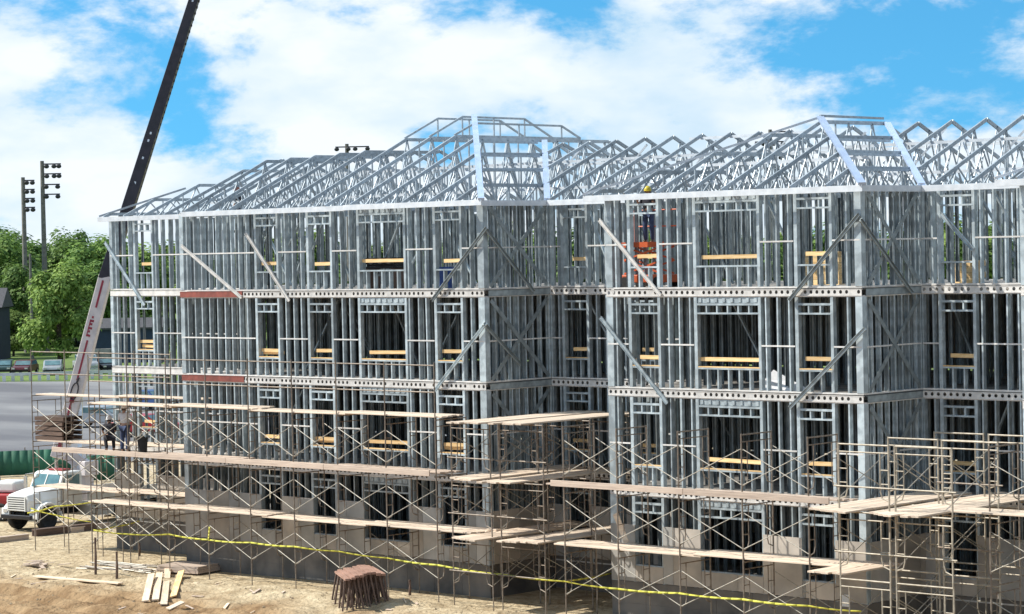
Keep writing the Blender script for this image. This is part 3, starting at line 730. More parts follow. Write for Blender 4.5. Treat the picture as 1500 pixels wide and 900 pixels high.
# ------------------------------------------------------------------ people
HEADY = 1.0
def skin_obj(name, verts, edges, radii, m, parent, root_i=0, sub=1):
    me = bpy.data.meshes.new(name); me.from_pydata(verts, edges, []); me.materials.append(m)
    o = link(name, me, parent)
    sk = o.modifiers.new('skin', 'SKIN'); sk.use_smooth_shade = True
    for i, r in enumerate(radii):
        rr_ = r if isinstance(r, tuple) else (r, r)
        me.skin_vertices[0].data[i].radius = rr_; me.skin_vertices[0].data[i].use_root = (i == root_i)
    o.modifiers.new('sub', 'SUBSURF').levels = sub; o.modifiers['sub'].render_levels = sub
    return o
def person(label, loc, rz, hat, shirt, trousers, pose, group=None):
    """pose: dict of joints in the figure's own frame, x right, y forward, z up"""
    t = thing('person', label, 'person', loc, rz, group)
    J = dict(pel=(0, 0, .95), ch=(0, .02, 1.25), nk=(0, .0, 1.47), hd=(0, .03, 1.58), tp=(0, .03, 1.72),
             ls=(-.18, 0, 1.42), le=(-.26, .02, 1.13), lw=(-.27, .15, .90), rs=(.18, 0, 1.42), re=(.26, .02, 1.13), rw=(.27, .15, .90),
             lh=(-.09, 0, .9), lk=(-.11, .03, .50), la=(-.11, -.02, .08), lt=(-.12, .17, .04), rh=(.09, 0, .9), rk=(.11, .03, .50), ra=(.11, -.02, .08), rt=(.12, .17, .04))
    J.update(pose)
    names = list(J); ix = {n: i for i, n in enumerate(names)}
    V = [Vector(J[n]) for n in names]
    RAD = dict(pel=(.15, .11), ch=(.16, .11), nk=.055, hd=(.085, .10), tp=(.06, .07), ls=.062, le=.045, lw=.03, rs=.062, re=.045, rw=.03,
               lh=.085, lk=.06, la=.042, lt=.038, rh=.085, rk=.06, ra=.042, rt=.038)
    E = [('pel', 'ch'), ('ch', 'nk'), ('nk', 'hd'), ('hd', 'tp'), ('ch', 'ls'), ('ls', 'le'), ('le', 'lw'), ('ch', 'rs'), ('rs', 're'), ('re', 'rw'),
         ('pel', 'lh'), ('lh', 'lk'), ('lk', 'la'), ('la', 'lt'), ('pel', 'rh'), ('rh', 'rk'), ('rk', 'ra'), ('ra', 'rt')]
    ed = [(ix[a], ix[b]) for a, b in E]; rad = [RAD[n] for n in names]
    for wn, en in (('lw', 'le'), ('rw', 're')):            # palm, four fingers and a thumb
        d = (Vector(J[wn])-Vector(J[en])).normalized(); sd_ = d.cross(Vector((0, 1, .2))).normalized(); nr = d.cross(sd_)
        p0 = len(V); V.append(Vector(J[wn])+d*.07); rad.append((.034, .018)); ed.append((ix[wn], p0))
        for k, ln in enumerate((.07, .085, .08, .06)):
            off = sd_*((k-1.5)*.021)
            a = len(V); V.append(V[p0]+off+d*.035); rad.append(.0095); ed.append((p0, a))
            V.append(V[a]+d*ln*.5+nr*.02); rad.append(.0088); ed.append((a, a+1)); V.append(V[a+1]+d*ln*.3+nr*.035); rad.append(.008); ed.append((a+1, a+2))
        a = len(V); V.append(V[p0]-d*.035+sd_*.05); rad.append(.011); ed.append((p0, a)); V.append(V[a]+d*.04+sd_*.012+nr*.015); rad.append(.009); ed.append((a, a+1))
    skin_obj('body', V, ed, rad, SKIN, t)
    def sub(name, ns, es, extra, m):
        skin_obj(name, [J[n] for n in ns], [(ns.index(a), ns.index(b)) for a, b in es], [extra[n] for n in ns], m, t)
    sub('shirt', ['pel', 'ch', 'ls', 'le', 'rs', 're'], [('pel', 'ch'), ('ch', 'ls'), ('ls', 'le'), ('ch', 'rs'), ('rs', 're')],
        dict(pel=(.175, .13), ch=(.185, .135), ls=.085, le=.068, rs=.085, re=.068), shirt)
    sub('trousers', ['pel', 'lh', 'lk', 'la', 'rh', 'rk', 'ra'], [('pel', 'lh'), ('lh', 'lk'), ('lk', 'la'), ('pel', 'rh'), ('rh', 'rk'), ('rk', 'ra')],
        dict(pel=(.165, .125), lh=.105, lk=.08, la=.065, rh=.105, rk=.08, ra=.065), trousers)
    for a, c in (('la', 'lt'), ('ra', 'rt')):
        skin_obj('boot', [J[a], J[c]], [(0, 1)], [.058, .05], BARK, t)
    # face: eyes, nose, ears ; hair and hard hat
    hd = Vector(J['hd']); b = MB()
    for s in (-1, 1):
        b.box(hd+Vector((s*.035-.012, .085, .02)), hd+Vector((s*.035+.012, .1, .034)), 1); b.box(hd+Vector((s*.086-.008, -.02, -.02)), hd+Vector((s*.086+.012, .015, .035)), 0)
    b.bar(hd+Vector((0, .09, .02)), hd+Vector((0, .118, -.02)), .022, .02); b.box(hd+Vector((-.022, .085, -.05)), hd+Vector((.022, .1, -.042)), 1)
    link('face', b.mesh('face', [SKIN, BLACK]), t)
    b = MB(); n = 16; rings = [(.118, .03), (.122, .06), (.112, .105), (.085, .15), (.045, .175), (.004, .185)]
    i0 = 0
    for (r, z) in rings:
        for k in range(n): b.v.append((hd.x+r*math.cos(2*math.pi*k/n)*.92, hd.y-.005+r*math.sin(2*math.pi*k/n)*1.12, hd.z+z))
    for q in range(len(rings)-1):
        for k in range(n): b.f.append((q*n+k, q*n+(k+1)%n, (q+1)*n+(k+1)%n, (q+1)*n+k)); b.mi.append(0)
    i0 = len(b.v)
    for r in (.118, .15):
        for k in range(n):
            fwd = 1.35 if r > .12 and math.sin(2*math.pi*k/n) > .3 else 1.1
            b.v.append((hd.x+r*math.cos(2*math.pi*k/n)*.92, hd.y+r*math.sin(2*math.pi*k/n)*fwd, hd.z+.032-(r-.118)*.3))
    for k in range(n): b.f.append((i0+k, i0+(k+1)%n, i0+n+(k+1)%n, i0+n+k)); b.mi.append(0)
    link('hard_hat', b.mesh('hard_hat', hat, True), t)
    b = MB(); b.box(hd+Vector((-.085, -.10, -.06)), hd+Vector((.085, -.02, .035))); bevel(link('hair', b.mesh('hair', BARK), t), .03)
    return t
SQUAT = dict(pel=(0, -.12, .55), ch=(0, .06, .83), nk=(0, .16, 1.03), hd=(0, .22, 1.13), tp=(0, .24, 1.27), ls=(-.18, .14, .98), le=(-.24, .30, .74), lw=(-.16, .45, .60),
             rs=(.18, .14, .98), re=(.24, .30, .74), rw=(.16, .45, .60), lh=(-.09, -.1, .52), lk=(-.15, .3, .52), la=(-.13, .05, .08), lt=(-.14, .25, .04), rh=(.09, -.1, .52), rk=(.15, .3, .52), ra=(.13, .05, .08), rt=(.14, .25, .04))
p = at(183, 660, 1, -1.3); p2 = at(162, 660, 1, -1.25)
person('worker in white shirt and jeans standing on the middle scaffold deck', (p.x, -1.3, D2+.05), R(20), HATW, SHIRT, JEANS,
       dict(lw=(-.15, .32, 1.02), rw=(.15, .34, 1.05), le=(-.27, .1, 1.16), re=(.27, .1, 1.16)))
person('worker in dark clothes and white hard hat crouching beside the man in the white shirt', (p2.x, -1.25, D2+.05), R(60), HATW, DSHIRT, DSHIRT, SQUAT)
# worker on the lift in the top storey, standing in the first window bay of the right wing
LIFTX, LIFTY = 6.95, 1.0
pl = at(949, 275, 1, LIFTY)
person('worker in yellow hard hat and dark shirt on the orange lift', (pl.x, LIFTY, 10.32), R(200), HATY, DSHIRT, JEANS,
       dict(lw=(-.3, .25, 1.2), rw=(.24, .3, 1.3), le=(-.3, .05, 1.15)))
pr = at(348, 277, 1, 5.2)
person('worker in reddish hard hat half hidden among the left roof trusses', (pr.x, 5.2, pr.z-1.68), R(160), HATR, DSHIRT, JEANS, {})
# the lift
t = thing('scissor_lift', 'orange red scissor lift standing inside the top storey of the right wing', 'lift', (pl.x, LIFTY, 8.945))
b = MB(); b.box((-.9, -.4, .18), (.9, .4, .42)); bevel(link('base', b.mesh('base', ORANGE), t), .03)
for sx in (-.65, .65):
    for sy in (-.38, .38):
        b = MB(); b.tube([(sx, sy-.06, .18), (sx, sy+.06, .18)], .18, 14); link('wheel', b.mesh('wheel', BLACK), t)
for sy in (-.3, .3):
    for k in range(2):
        b = MB(); z = .45+k*.42; b.bar((-.75, sy, z), (.75, sy, z+.4), .035, .05); b.bar((-.75, sy*.9, z+.4), (.75, sy*.9, z), .035, .05); link('scissor_arm', b.mesh('scissor_arm', ORANGE), t)
b = MB(); b.box((-.95, -.42, 1.30), (.95, .42, 1.375)); b.box((-.95, -.45, 1.26), (.95, -.425, 1.42)); link('platform', b.mesh('platform', ORANGE), t)
b = MB()
for sx in (-.9, 0, .9): b.tube([(sx, .4, 1.37), (sx, .4, 2.4)], .02, 5)
for z in (1.9, 2.4): b.tube([(-.9, .4, z), (.9, .4, z)], .02, 5)
link('guard_rail', b.mesh('guard_rail', ORANGE), t)

# ------------------------------------------------------------------ loose things in and on the building
def simple(name, mb, m, label, cat, loc=(0, 0, 0), rz=0, group=None, bv=0):
    o = link(name, mb.mesh(name, m), None, loc, rz); tag(o, label, cat, group)
    if bv: bevel(o, bv)
    return o
def bucket(label, loc, m, r=.16, h=.4):
    t = thing('bucket', label, 'bucket', loc)
    b = MB(); n = 14
    for z, rr_ in ((0, r*.82), (h, r), (h, r*.92), (.03, r*.76)):
        for k in range(n): b.v.append((rr_*math.cos(6.2832*k/n), rr_*math.sin(6.2832*k/n), z))
    for q in range(3):
        for k in range(n): b.f.append((q*n+k, q*n+(k+1)%n, (q+1)*n+(k+1)%n, (q+1)*n+k)); b.mi.append(0)
    b.f.append(tuple(range(n))[::-1]); b.f.append(tuple(range(3*n, 4*n))); b.mi += [0, 0]
    link('pail', b.mesh('pail', m), t)
    b = MB(); b.tube([(r*math.cos(a), 0, h-.02+.22*math.sin(a)) for a in [math.pi*k/8 for k in range(9)]], .006, 4); link('handle', b.mesh('handle', CHROME), t)
    return t
bucket('black bucket on the middle deck right of the white shirted worker', (at(209, 660, 1, -1.35).x, -1.35, D2+.05), BLACK, .19, .6)
q = at(654, 412, 1, .6); bucket('large blue drum on the top floor behind the corner window', (q.x, .6, 8.945), BLUE, .28, .75)
b = MB(); b.face([(0, 0, 0), (1.1, .1, .0), (1.5, .3, .02), (.9, .35, .25), (.15, .25, .62), (-.05, .1, .35)]); b.face([(0, .1, .02), (1.0, .45, .02), (.8, .4, .24), (.15, .3, .6)])
q = at(1120, 574, 1, .1); simple('plastic_sheet', b, mat('white_polythene', (.85, .85, .87), None, 4, .4), 'crumpled white plastic sheet on the third floor of the right wing', 'sheet', (q.x, .1, 5.95))
b = MB()
for i in range(5): b.box((0, .06*(i % 2), i*.075), (1.35, .55+.03*(i % 3), i*.075+.07))
q = at(536, 400, 1, .75); simple('insulation_stack', b, BLACK, 'stack of black boards behind the wide top floor window', 'boards', (q.x, .75, 8.945+.72), bv=.01)
for k, w_ in ((0, 'left'), (1.2, 'right')):
    b = MB(); b.box((0, 0, 0), (.08, .6, .72)); simple('trestle', b, RUSTW, w_+' trestle under the black boards at the wide top floor window', 'trestle', (q.x+.04+k, .72, 8.945), group='trestles under the black boards')
for k, (px, py, n, lab) in enumerate(((1180, 392, 6, 'stack of orange yellow boards on the top floor near the right wing corner'), (1395, 385, 4, 'small stack of orange boards on the top floor of the right recess'))):
    q = at(px, py+10, 1, 4.5 if k == 0 else 5.0)
    t = thing('timber_stack', lab, 'timber', (q.x, 4.5 if k == 0 else 5.0, 8.945))
    for i in range(n):
        b = MB(); b.box((0, .0, i*.17), (1.25 if k == 0 else .9, .3+.1*(i % 2), i*.17+.16)); link('board', b.mesh('board', YWOOD), t)
# white notice on the sheathing of the right wing
q = at(1238, 880, 1, Y2-.04)
b = MB(); b.box((-.14, -.014, -.17), (.14, 0, .17)); simple('notice', b, mat('white_notice_paper', (.8, .8, .8), None, 3, .7), 'small white notice fixed to the sheathing near the right wing corner', 'notice', (q.x, Y2-.037, q.z))
# board leaning in the corner
b = MB(); b.bar((0, 0, 0), (-.42, .0, .85), .2, .03, (0, 1, 0)); q = at(918, 798, 1, -1.0); simple('leaning_board', b, PALEW, 'pale board leaning on the lower deck at the left corner of the right wing', 'board', (q.x, -1.0, D3+.06))

# ------------------------------------------------------------------ ground clutter
def gp(px, py, off=0):
    z = -1.0
    for _ in range(6):
        p = at(px, py, 2, z); z = gz(p.x, p.y)
    return Vector((p.x, p.y, z+off))
# nested sawhorses
q = gp(522, 886); hd_ = R(-28)
for i in range(9):
    off = (i-4)*.165
    loc = Vector((q.x - .35 + math.cos(R(80))*off, q.y + .5 + math.sin(R(80))*off, 0)); loc.z = gz(loc.x, loc.y)
    t = thing('sawhorse', f'reddish brown sawhorse nested in the row on the sand, {ORD[i]} from the left end', 'sawhorse', loc, R(-33)+R(random.uniform(-2, 2)), 'nested sawhorses')
    b = MB(); b.box((-1.0+random.uniform(-.08, .08), -.068, .90), (1.0+random.uniform(-.08, .08), .068, .97+random.uniform(-.012, .015))); link('top_beam', b.mesh('top_beam', REDT), t)
    for sx in (-1, -.35, .35, 1):
        for sy in (-1, 1):
            b = MB(); b.bar((sx*.82, sy*.05, .9), (sx*(.9+random.uniform(-.05, .05)), sy*.2+random.uniform(-.05, .05), -.06), .065, .05, (0, 1, 0)); link('leg', b.mesh('leg', RUSTW), t)
    b = MB(); b.bar((-.8, 0, .84), (.8, 0, .84), .04, .11); link('apron', b.mesh('apron', RUSTW), t)
# pale planks in a fan
for i, (x0, y0, x1, y1, m, lab) in enumerate(((213, 892, 222, 848, PALEW, 'leftmost pale plank of the fan lying on the dirt'), (228, 892, 234, 846, PALEW, 'second pale plank of the fan on the dirt'),
        (240, 889, 246, 840, PALEW, 'third and longest pale plank of the fan on the dirt'), (254, 880, 266, 845, YWOOD, 'yellow plank at the right of the fan, tilted on its edge'), (246, 893, 268, 891, PALEW, 'short pale board lying across the foot of the plank fan'))):
    a, c = gp(x0, y0, .07), gp(x1, y1, .14+.02*i); L = (c-a).length
    b = MB(); b.bar((0, 0, 0), (L, 0, 0), .23, .045); o = simple('plank', b, m, lab, 'plank', a, group='planks fanned out on the dirt', bv=.006)
    o.rotation_euler = (R(-14) if i == 3 else R(3*i-5), -math.asin((c.z-a.z)/L), math.atan2(c.y-a.y, c.x-a.x))
a, c = gp(52, 848, .09), gp(177, 857, .09); b = MB(); L = (c-a).length; b.bar((0, 0, 0), (L, 0, 0), .24, .05)
o = simple('plank', b, PALEW, 'single long pale plank lying on the dirt at the lower left', 'plank', a, bv=.006); o.rotation_euler = (0, -math.asin((c.z-a.z)/L), math.atan2(c.y-a.y, c.x-a.x))
# stack of plywood
q = gp(275, 839, .02)
t = thing('plywood_stack', 'low stack of weathered brown plywood sheets on the dirt', 'plywood', q, R(12))
for i in range(4): b = MB(); b.box((-1.0+.05*i, -.6, i*.06+.05), (1.0-.03*i, .6+.04*(i % 2), i*.06+.105)); link('sheet', b.mesh('sheet', PLANKB), t, (0, 0, 0), R(random.uniform(-3, 3)))
for y in (-.4, .4): b = MB(); b.box((-.9, y-.05, -.08), (.9, y+.05, .048)); link('bearer', b.mesh('bearer', RUSTW), t)
# heap of galvanised scaffold braces
q = gp(178, 838)
for i in range(22):
    L = random.uniform(1.6, 2.9); b = MB(); b.tube([(0, 0, 0), (L*.5, 0, .02), (L, 0, 0)], .026, 5)
    o = simple('scaffold_tube', b, TUBEG if i % 3 else TUBE, 'loose grey scaffold tube in the heap on the dirt', 'tube', (q.x-1.5+random.uniform(-.4, .5), q.y+random.uniform(-.7, .7), 0), R(random.uniform(-14, 22)), 'heap of scaffold tubes')
    o.location.z = gz(o.location.x+1, o.location.y)+.05+.3*random.random()*(1-abs(o.location.y-q.y)/.8)
# short stakes in the ground
for px, py, h, lab in ((171, 846, .95, 'short brown stake standing by the heap of tubes'), (140, 842, 1.3, 'taller brown stake standing left of the heap of tubes'), (204, 815, .5, 'stub post in the sand behind the heap of tubes'), (600, 872, .5, 'small stake in the sand right of the sawhorses')):
    q = gp(px, py); b = MB(); b.tube([(0, 0, -.1), (.03, 0, h*.5), (0, .02, h)], .05, 6, r2=.04); simple('stake', b, RUSTW, lab, 'stake', q)
# rusty beams at left
for x0, y0, x1, y1, wd, ht, m, lab in ((50, 786, 140, 776, .34, .32, RUSTW, 'rusty brown beam lying in front of the white truck'), (-20, 797, 40, 790, .25, .25, PLANKB, 'dark beam lying at the left edge of the picture'), (102, 781, 160, 773, .22, .26, PLANKB, 'dark beam behind the rusty one beside the truck wheels')):
    a, c = gp(x0, y0, ht/2-.03), gp(x1, y1, ht/2-.03); L = (c-a).length; b = MB()
    b.box((0, -wd/2, -ht/2), (L, wd/2, -ht/2+.05)); b.box((0, -wd/2, ht/2-.05), (L, wd/2, ht/2)); b.box((0, -.03, -ht/2+.051), (L, .03, ht/2-.051)); b.box((0, wd/2-.06, -ht/2+.051), (L, wd/2-.01, ht/2-.051)); b.box((0, -wd/2+.01, -ht/2+.051), (L, -wd/2+.06, ht/2-.051))
    o = simple('beam', b, m, lab, 'beam', a); o.rotation_euler = (0, -math.asin((c.z-a.z)/L), math.atan2(c.y-a.y, c.x-a.x))
# stones and clods
mb = MB()
for i in range(600):
    x = random.uniform(-24, 12); y = random.uniform(-13, -2.3); r = random.choice((.02, .03, .03, .05, .07)); z = gz(x, y)
    if r > .06 and y > -3: continue
    vs = [(x+r*random.uniform(.6, 1.1)*math.cos(a), y+r*random.uniform(.6, 1.1)*math.sin(a)) for a in [k*1.2566 for k in range(5)]]
    top = (x, y, z+r*random.uniform(.5, .9)); base = [(u, v, z-.01) for u, v in vs]
    for k in range(5): mb.face([base[k], base[(k+1) % 5], top])
o = link('clods', mb.mesh('clods', mat('dirt_clod', (.34, .26, .17), (.2, .15, .1), 3, .95))); o['kind'] = 'stuff'
mb = MB()
for i in range(70):
    x = random.uniform(-22, 10); y = random.uniform(-11, -2.4); z = gz(x, y); L = random.uniform(.12, .55); a = random.uniform(0, 3.14); wd = random.uniform(.03, .1)
    mb.bar((x, y, z+.02), (x+L*math.cos(a), y+L*math.sin(a), gz(x+L*math.cos(a), y+L*math.sin(a))+.03), wd, .025, mi=i % 2)
o = link('timber_scraps', mb.mesh('timber_scraps', [PALEW, PLANKB])); o['kind'] = 'stuff'
# dark debris heap left
for px, py, lab in ((52, 828, 'low heap of dark debris on the dirt at the left'),):
    q = gp(px, py); mb = MB()
    for i in range(26):
        x, y = random.gauss(0, .55), random.gauss(0, .3); L = random.uniform(.2, .7); a = random.uniform(-.5, .5)
        mb.bar((x, y, .03+.05*random.random()), (x+L*math.cos(a), y+L*math.sin(a), .02+.12*random.random()), random.uniform(.04, .16), .02)
    simple('debris_heap', mb, PLANKB, lab, 'debris', q)

# ------------------------------------------------------------------ caution tape
def tape(label, pts, wd=.058, sag=.03):
    P = []
    for a, c in zip(pts, pts[1:]):
        n = max(4, int((c-a).length/.35))
        for i in range(n):
            u = i/n; p = a.lerp(c, u); p = p + Vector((0, 0, -sag*4*u*(1-u) + .004*noise.noise(p*2.3))); P.append(p)
    P.append(pts[-1]); mb = MB()
    for k, (a, c) in enumerate(zip(P, P[1:])):
        d = (c-a).normalized(); s = d.cross(Vector((0, 0, 1))).normalized(); up = s.cross(d)
        def off(i, q):
            tw = .7*math.sin(i*.21)+.2*math.sin(i*.8); return (up*math.cos(tw)+s*math.sin(tw))*wd/2
        o0, o1 = off(k, a), off(k+1, c)
        mb.face([a-o0, c-o1, c+o1, a+o0])
    o = link('caution_tape', mb.mesh('caution_tape', TAPE, True, False)); tag(o, label, 'tape', 'caution tapes'); sm = o.modifiers.new('thick', 'SOLIDIFY'); sm.thickness = .006
    return o
YT = -1.95
tape('long yellow caution tape tied along the scaffold legs of the left wing', [at(x, y, 1, YT) for x, y in ((137, 777), (190, 783), (247, 783), (305, 791), (367, 795), (431, 801), (496, 808), (567, 818), (641, 828), (737, 842))])
tape('yellow caution tape running along the right wing scaffold', [at(737, 842, 1, YT), at(826, 852, 1, -2.3)] + [at(x, y, 1, -2.3) for x, y in ((905, 863), (994, 869), (1087, 878), (1184, 888), (1262, 896))])
q0 = at(137, 777, 1, YT)
tape('twisted yellow tape running back from the left scaffold corner', [q0, at(168, 772, 1, -.9), at(205, 763, 1, .3)])
tape('yellow tape crossing in front of the white truck bonnet', [at(40, 752, 1, .2), at(80, 742, 1, .2), at(140, 735, 1, .2)])
tape('yellow tape hanging low in front of the truck wheels', [at(45, 745, 1, .2), at(78, 754, 1, .22), at(134, 765, 1, .25)])
tape('yellow tape sloping through the dark recess', [at(826, 852, 1, -2.2), at(905, 838, 1, .6)])
o = tape('loose end of yellow tape knotted on a scaffold leg', [at(305, 791, 1, YT-.02), at(307, 772, 1, YT-.02)])

# ------------------------------------------------------------------ vehicles
def wheel_mesh(r, wd):
    b = MB(); prof = [(r*.55, -wd/2), (r*.93, -wd/2), (r, -wd*.3), (r, wd*.3), (r*.93, wd/2), (r*.55, wd/2)]; n = 20
    for k in range(n):
        for q in prof: b.v.append((q[0]*math.cos(6.28319*k/n), q[1], q[0]*math.sin(6.28319*k/n)))
    m = len(prof)
    for k in range(n):
        for j in range(m): b.f.append((k*m+j, k*m+(j+1) % m, ((k+1) % n)*m+(j+1) % m, ((k+1) % n)*m+j)); b.mi.append(0)
    return b.mesh('tyre', BLACK, True)
def rim_wheel_mesh(r, wd, m):
    b = MB(); b.tube([(0, -wd*.42, 0), (0, wd*.42, 0)], r*.56, 16); b.tube([(0, -wd*.5, 0), (0, wd*.5, 0)], r*.16, 8); return b.mesh('rim', m)
_wh = {}
def wheel(t, x, y, r, wd=.24, m=CHROME):
    k = (r, wd, m.name)
    if k not in _wh: _wh[k] = (wheel_mesh(r, wd), rim_wheel_mesh(r, wd, m))
    o = link('wheel', _wh[k][0], t, (x, y, r)); link('rim', _wh[k][1], o); return o
# boom truck: x forward
hv = Vector((-.0, 0, 0))
tx_, ty_ = -32.4, 7.15
tl = Vector((tx_, ty_, 0)); view = (Vector((tx_, ty_, 0))-Vector((CAM.x, CAM.y, 0))).normalized(); vr = Vector((-view.y, view.x, 0))*-1
hd3 = (-view*math.cos(R(47)) - vr*math.sin(R(47)))
rzT = math.atan2(hd3.y, hd3.x)
zt_ = gz(tx_, ty_)
BLK = mat('black_car_paint', (.02, .02, .025), None, 2, .25)
T = thing('boom_truck', 'dusty white boom truck with a tall telescopic crane raised over the building', 'crane truck', (tx_, ty_, zt_), rzT)
def tp(name, mb, m, bv=0, smooth=False, parent=None, loc=(0, 0, 0)):
    o = link(name, mb.mesh(name, m, smooth), parent or T, loc)
    if bv: bevel(o, bv, 3)
    return o
b = MB(); b.box((-6.6, -.45, .62), (2.6, -.32, .92)); b.box((-6.6, .32, .62), (2.6, .45, .92))
for x in (-6.4, -4, -1.5, 1, 2.4): b.box((x, -.319, .65), (x+.12, .319, .88))
tp('chassis', b, BLACK)
# bonnet: sloping hood tapering to the front
b = MB()
pr0 = [(-1.02, .95), (1.02, .95), (1.05, 1.5), (.86, 1.95), (-.86, 1.95), (-1.05, 1.5)]; pr1 = [(-.72, .95), (.72, .95), (.76, 1.45), (.60, 1.72), (-.60, 1.72), (-.76, 1.45)]
sec = []
for k in range(6):
    u = k/5; uu = u**1.4; sec.append([(.9+u*1.75, a[0]*(1-uu)+c[0]*uu, a[1]*(1-uu)+c[1]*uu) for a, c in zip(pr0, pr1)])
for s_ in sec: b.v += s_
for k in range(5):
    for j in range(6): b.f.append((k*6+j, k*6+(j+1) % 6, (k+1)*6+(j+1) % 6, (k+1)*6+j)); b.mi.append(0)
b.f.append(tuple(range(6))); b.f.append(tuple(range(30, 36))); b.mi += [0, 0]
tp('bonnet', b, WHITE, .06)
b = MB(); b.box((2.66, -.56, .98), (2.70, .56, 1.62)); g = tp('grille', b, BLACK)
b = MB()
for i in range(6): b.box((2.70, -.58, 1.0+i*.105), (2.73, .58, 1.055+i*.105))
b.box((2.70, -.62, .97), (2.735, -.56, 1.66)); b.box((2.70, .56, .97), (2.735, .62, 1.66)); link('grille_bar', b.mesh('grille_bar', WHITE), g)
for s in (-1, 1):
    b = MB(); n = 9      # fender arch
    arc = [(1.75+.78*math.cos(math.pi*k/n), .62+.74*math.sin(math.pi*k/n)) for k in range(n+1)]
    for (xa, za), (xb, zb) in zip(arc, arc[1:]):
        b.face([(xa, s*.70, za), (xb, s*.70, zb), (xb, s*1.2, zb), (xa, s*1.2, za)]); b.face([(xa, s*1.2, za), (xb, s*1.2, zb), (xb, s*1.2, zb-.10), (xa, s*1.2, za-.10)])
    b.face([(2.53, s*.70, .62), (2.53, s*1.2, .62), (2.5, s*1.2, 1.08), (2.5, s*.70, 1.08)])
    f = tp('fender', b, WHITE); sm = f.modifiers.new('t', 'SOLIDIFY'); sm.thickness = .04
    b = MB(); b.box((2.52, s*.78, .86), (2.60, s*1.06, 1.06)); h = tp('headlight', b, CHROME, .03)
b = MB(); b.box((2.62, -1.02, .60), (2.80, 1.02, .80)); tp('bumper', b, BLK, .04)
# cab with windows
b = MB(); prof = [(-.55, 1.0), (.92, 1.0), (.95, 1.92), (.62, 2.58), (.45, 2.66), (-.45, 2.66), (-.55, 2.58)]; b.prism(prof, -1.02, 1.02, 1); cabm = tp('cab', b, WHITE, .07)
b = MB(); b.bar((.965, -.9, 2.0), (.965, .9, 2.0), .01, .01); 
b = MB(); b.face([(.965, -.88, 1.96), (.965, .88, 1.96), (.665, .8, 2.54), (.665, -.8, 2.54)]); w_ = tp('windscreen', b, GLASS); w_.modifiers.new('t', 'SOLIDIFY').thickness = .02
b = MB(); b.bar((.98, 0, 1.96), (.675, 0, 2.54), .05, .03); link('divider', b.mesh('divider', WHITE), w_)
for s in (-1, 1):
    b = MB(); b.face([(-.35, s*1.03, 1.98), (.78, s*1.03, 1.98), (.52, s*1.03, 2.5), (-.35, s*1.03, 2.5)]); o = tp('side_window', b, GLASS); o.modifiers.new('t', 'SOLIDIFY').thickness = .015
    b = MB(); b.box((-.45, s*1.082, 1.06), (.82, s*1.10, 1.92)); dr = tp('door', b, BEIGE, .012)
    b = MB(); b.box((-.33, s*1.10, 1.72), (-.18, s*1.13, 1.76)); link('handle', b.mesh('handle', CHROME), dr)
    b = MB(); b.tube([(.75, s*1.05, 1.7), (.82, s*1.42, 1.75), (.82, s*1.42, 2.5), (.65, s*1.05, 2.55)], .015, 5); b.box((.78, s*1.33, 1.85), (.84, s*1.52, 2.4)); tp('mirror', b, CHROME)
b = MB(); b.box((-.3, -.5, 2.67), (.2, .5, 2.75)); tp('roof_light_bar', b, REDP, .02)
b = MB(); b.tube([(-.75, -.95, .9), (-.75, -.95, 3.1)], .08, 10); tp('exhaust_stack', b, CHROME)
# deck and turret
b = MB(); b.box((-6.7, -1.2, .95), (-.7, 1.2, 1.12)); b.box((-6.7, -1.22, 1.121), (-.75, -1.12, 1.62)); b.box((-6.7, 1.12, 1.121), (-.75, 1.22, 1.62)); tp('flat_bed', b, BEIGE, .02)
for x in (-.9, -4.2):
    b = MB(); b.box((x-.15, -1.3, .5), (x+.15, 1.3, .94)); b.bar((x, -1.32, .9), (x, -1.32, .1), .16, .16); b.bar((x, 1.32, .9), (x, 1.32, .1), .16, .16); b.box((x-.25, -1.55, 0), (x+.25, -1.1, .09)); b.box((x-.25, 1.1, 0), (x+.25, 1.55, .09)); tp('outrigger', b, BEIGE)
for y0_ in (-1.2, .75): b = MB(); b.box((-2.4, y0_, .45), (-1.3, y0_+.45, .93)); tp('tool_box', b, BEIGE)
b = MB(); b.tube([(-1.7, 0, 1.12), (-1.7, 0, 2.3)], .42, 14); b.box((-2.15, -.5, 2.3), (-1.25, .5, 3.0)); tp('turret', b, BOOMW, .04)
b = MB()
for y in (-.8, -.4, .4, .8): b.bar((-6.2, y, 1.25), (-2.3, y, 1.3), .28, .22)
tp('stowed_timber', b, PLANKB)
for x in (1.75,): 
    for s in (-1, 1): wheel(T, x, s*.98, .58, .32, BLACK)
for x in (-4.75, -6.0):
    for s in (-1, 1): wheel(T, x, s*.92, .52, .5, BEIGE)
b = MB()
for x in (-4.75, -6.0):
    for s in (-1, 1):
        arc = [(x+.62*math.cos(math.pi*k/8), .5+.6*math.sin(math.pi*k/8)) for k in range(9)]
        for (xa, za), (xb, zb) in zip(arc, arc[1:]): b.face([(xa, s*.66, za), (xb, s*.66, zb), (xb, s*1.2, zb), (xa, s*1.2, za)])
o = tp('mudguard', b, BLACK); o.modifiers.new('t', 'SOLIDIFY').thickness = .02
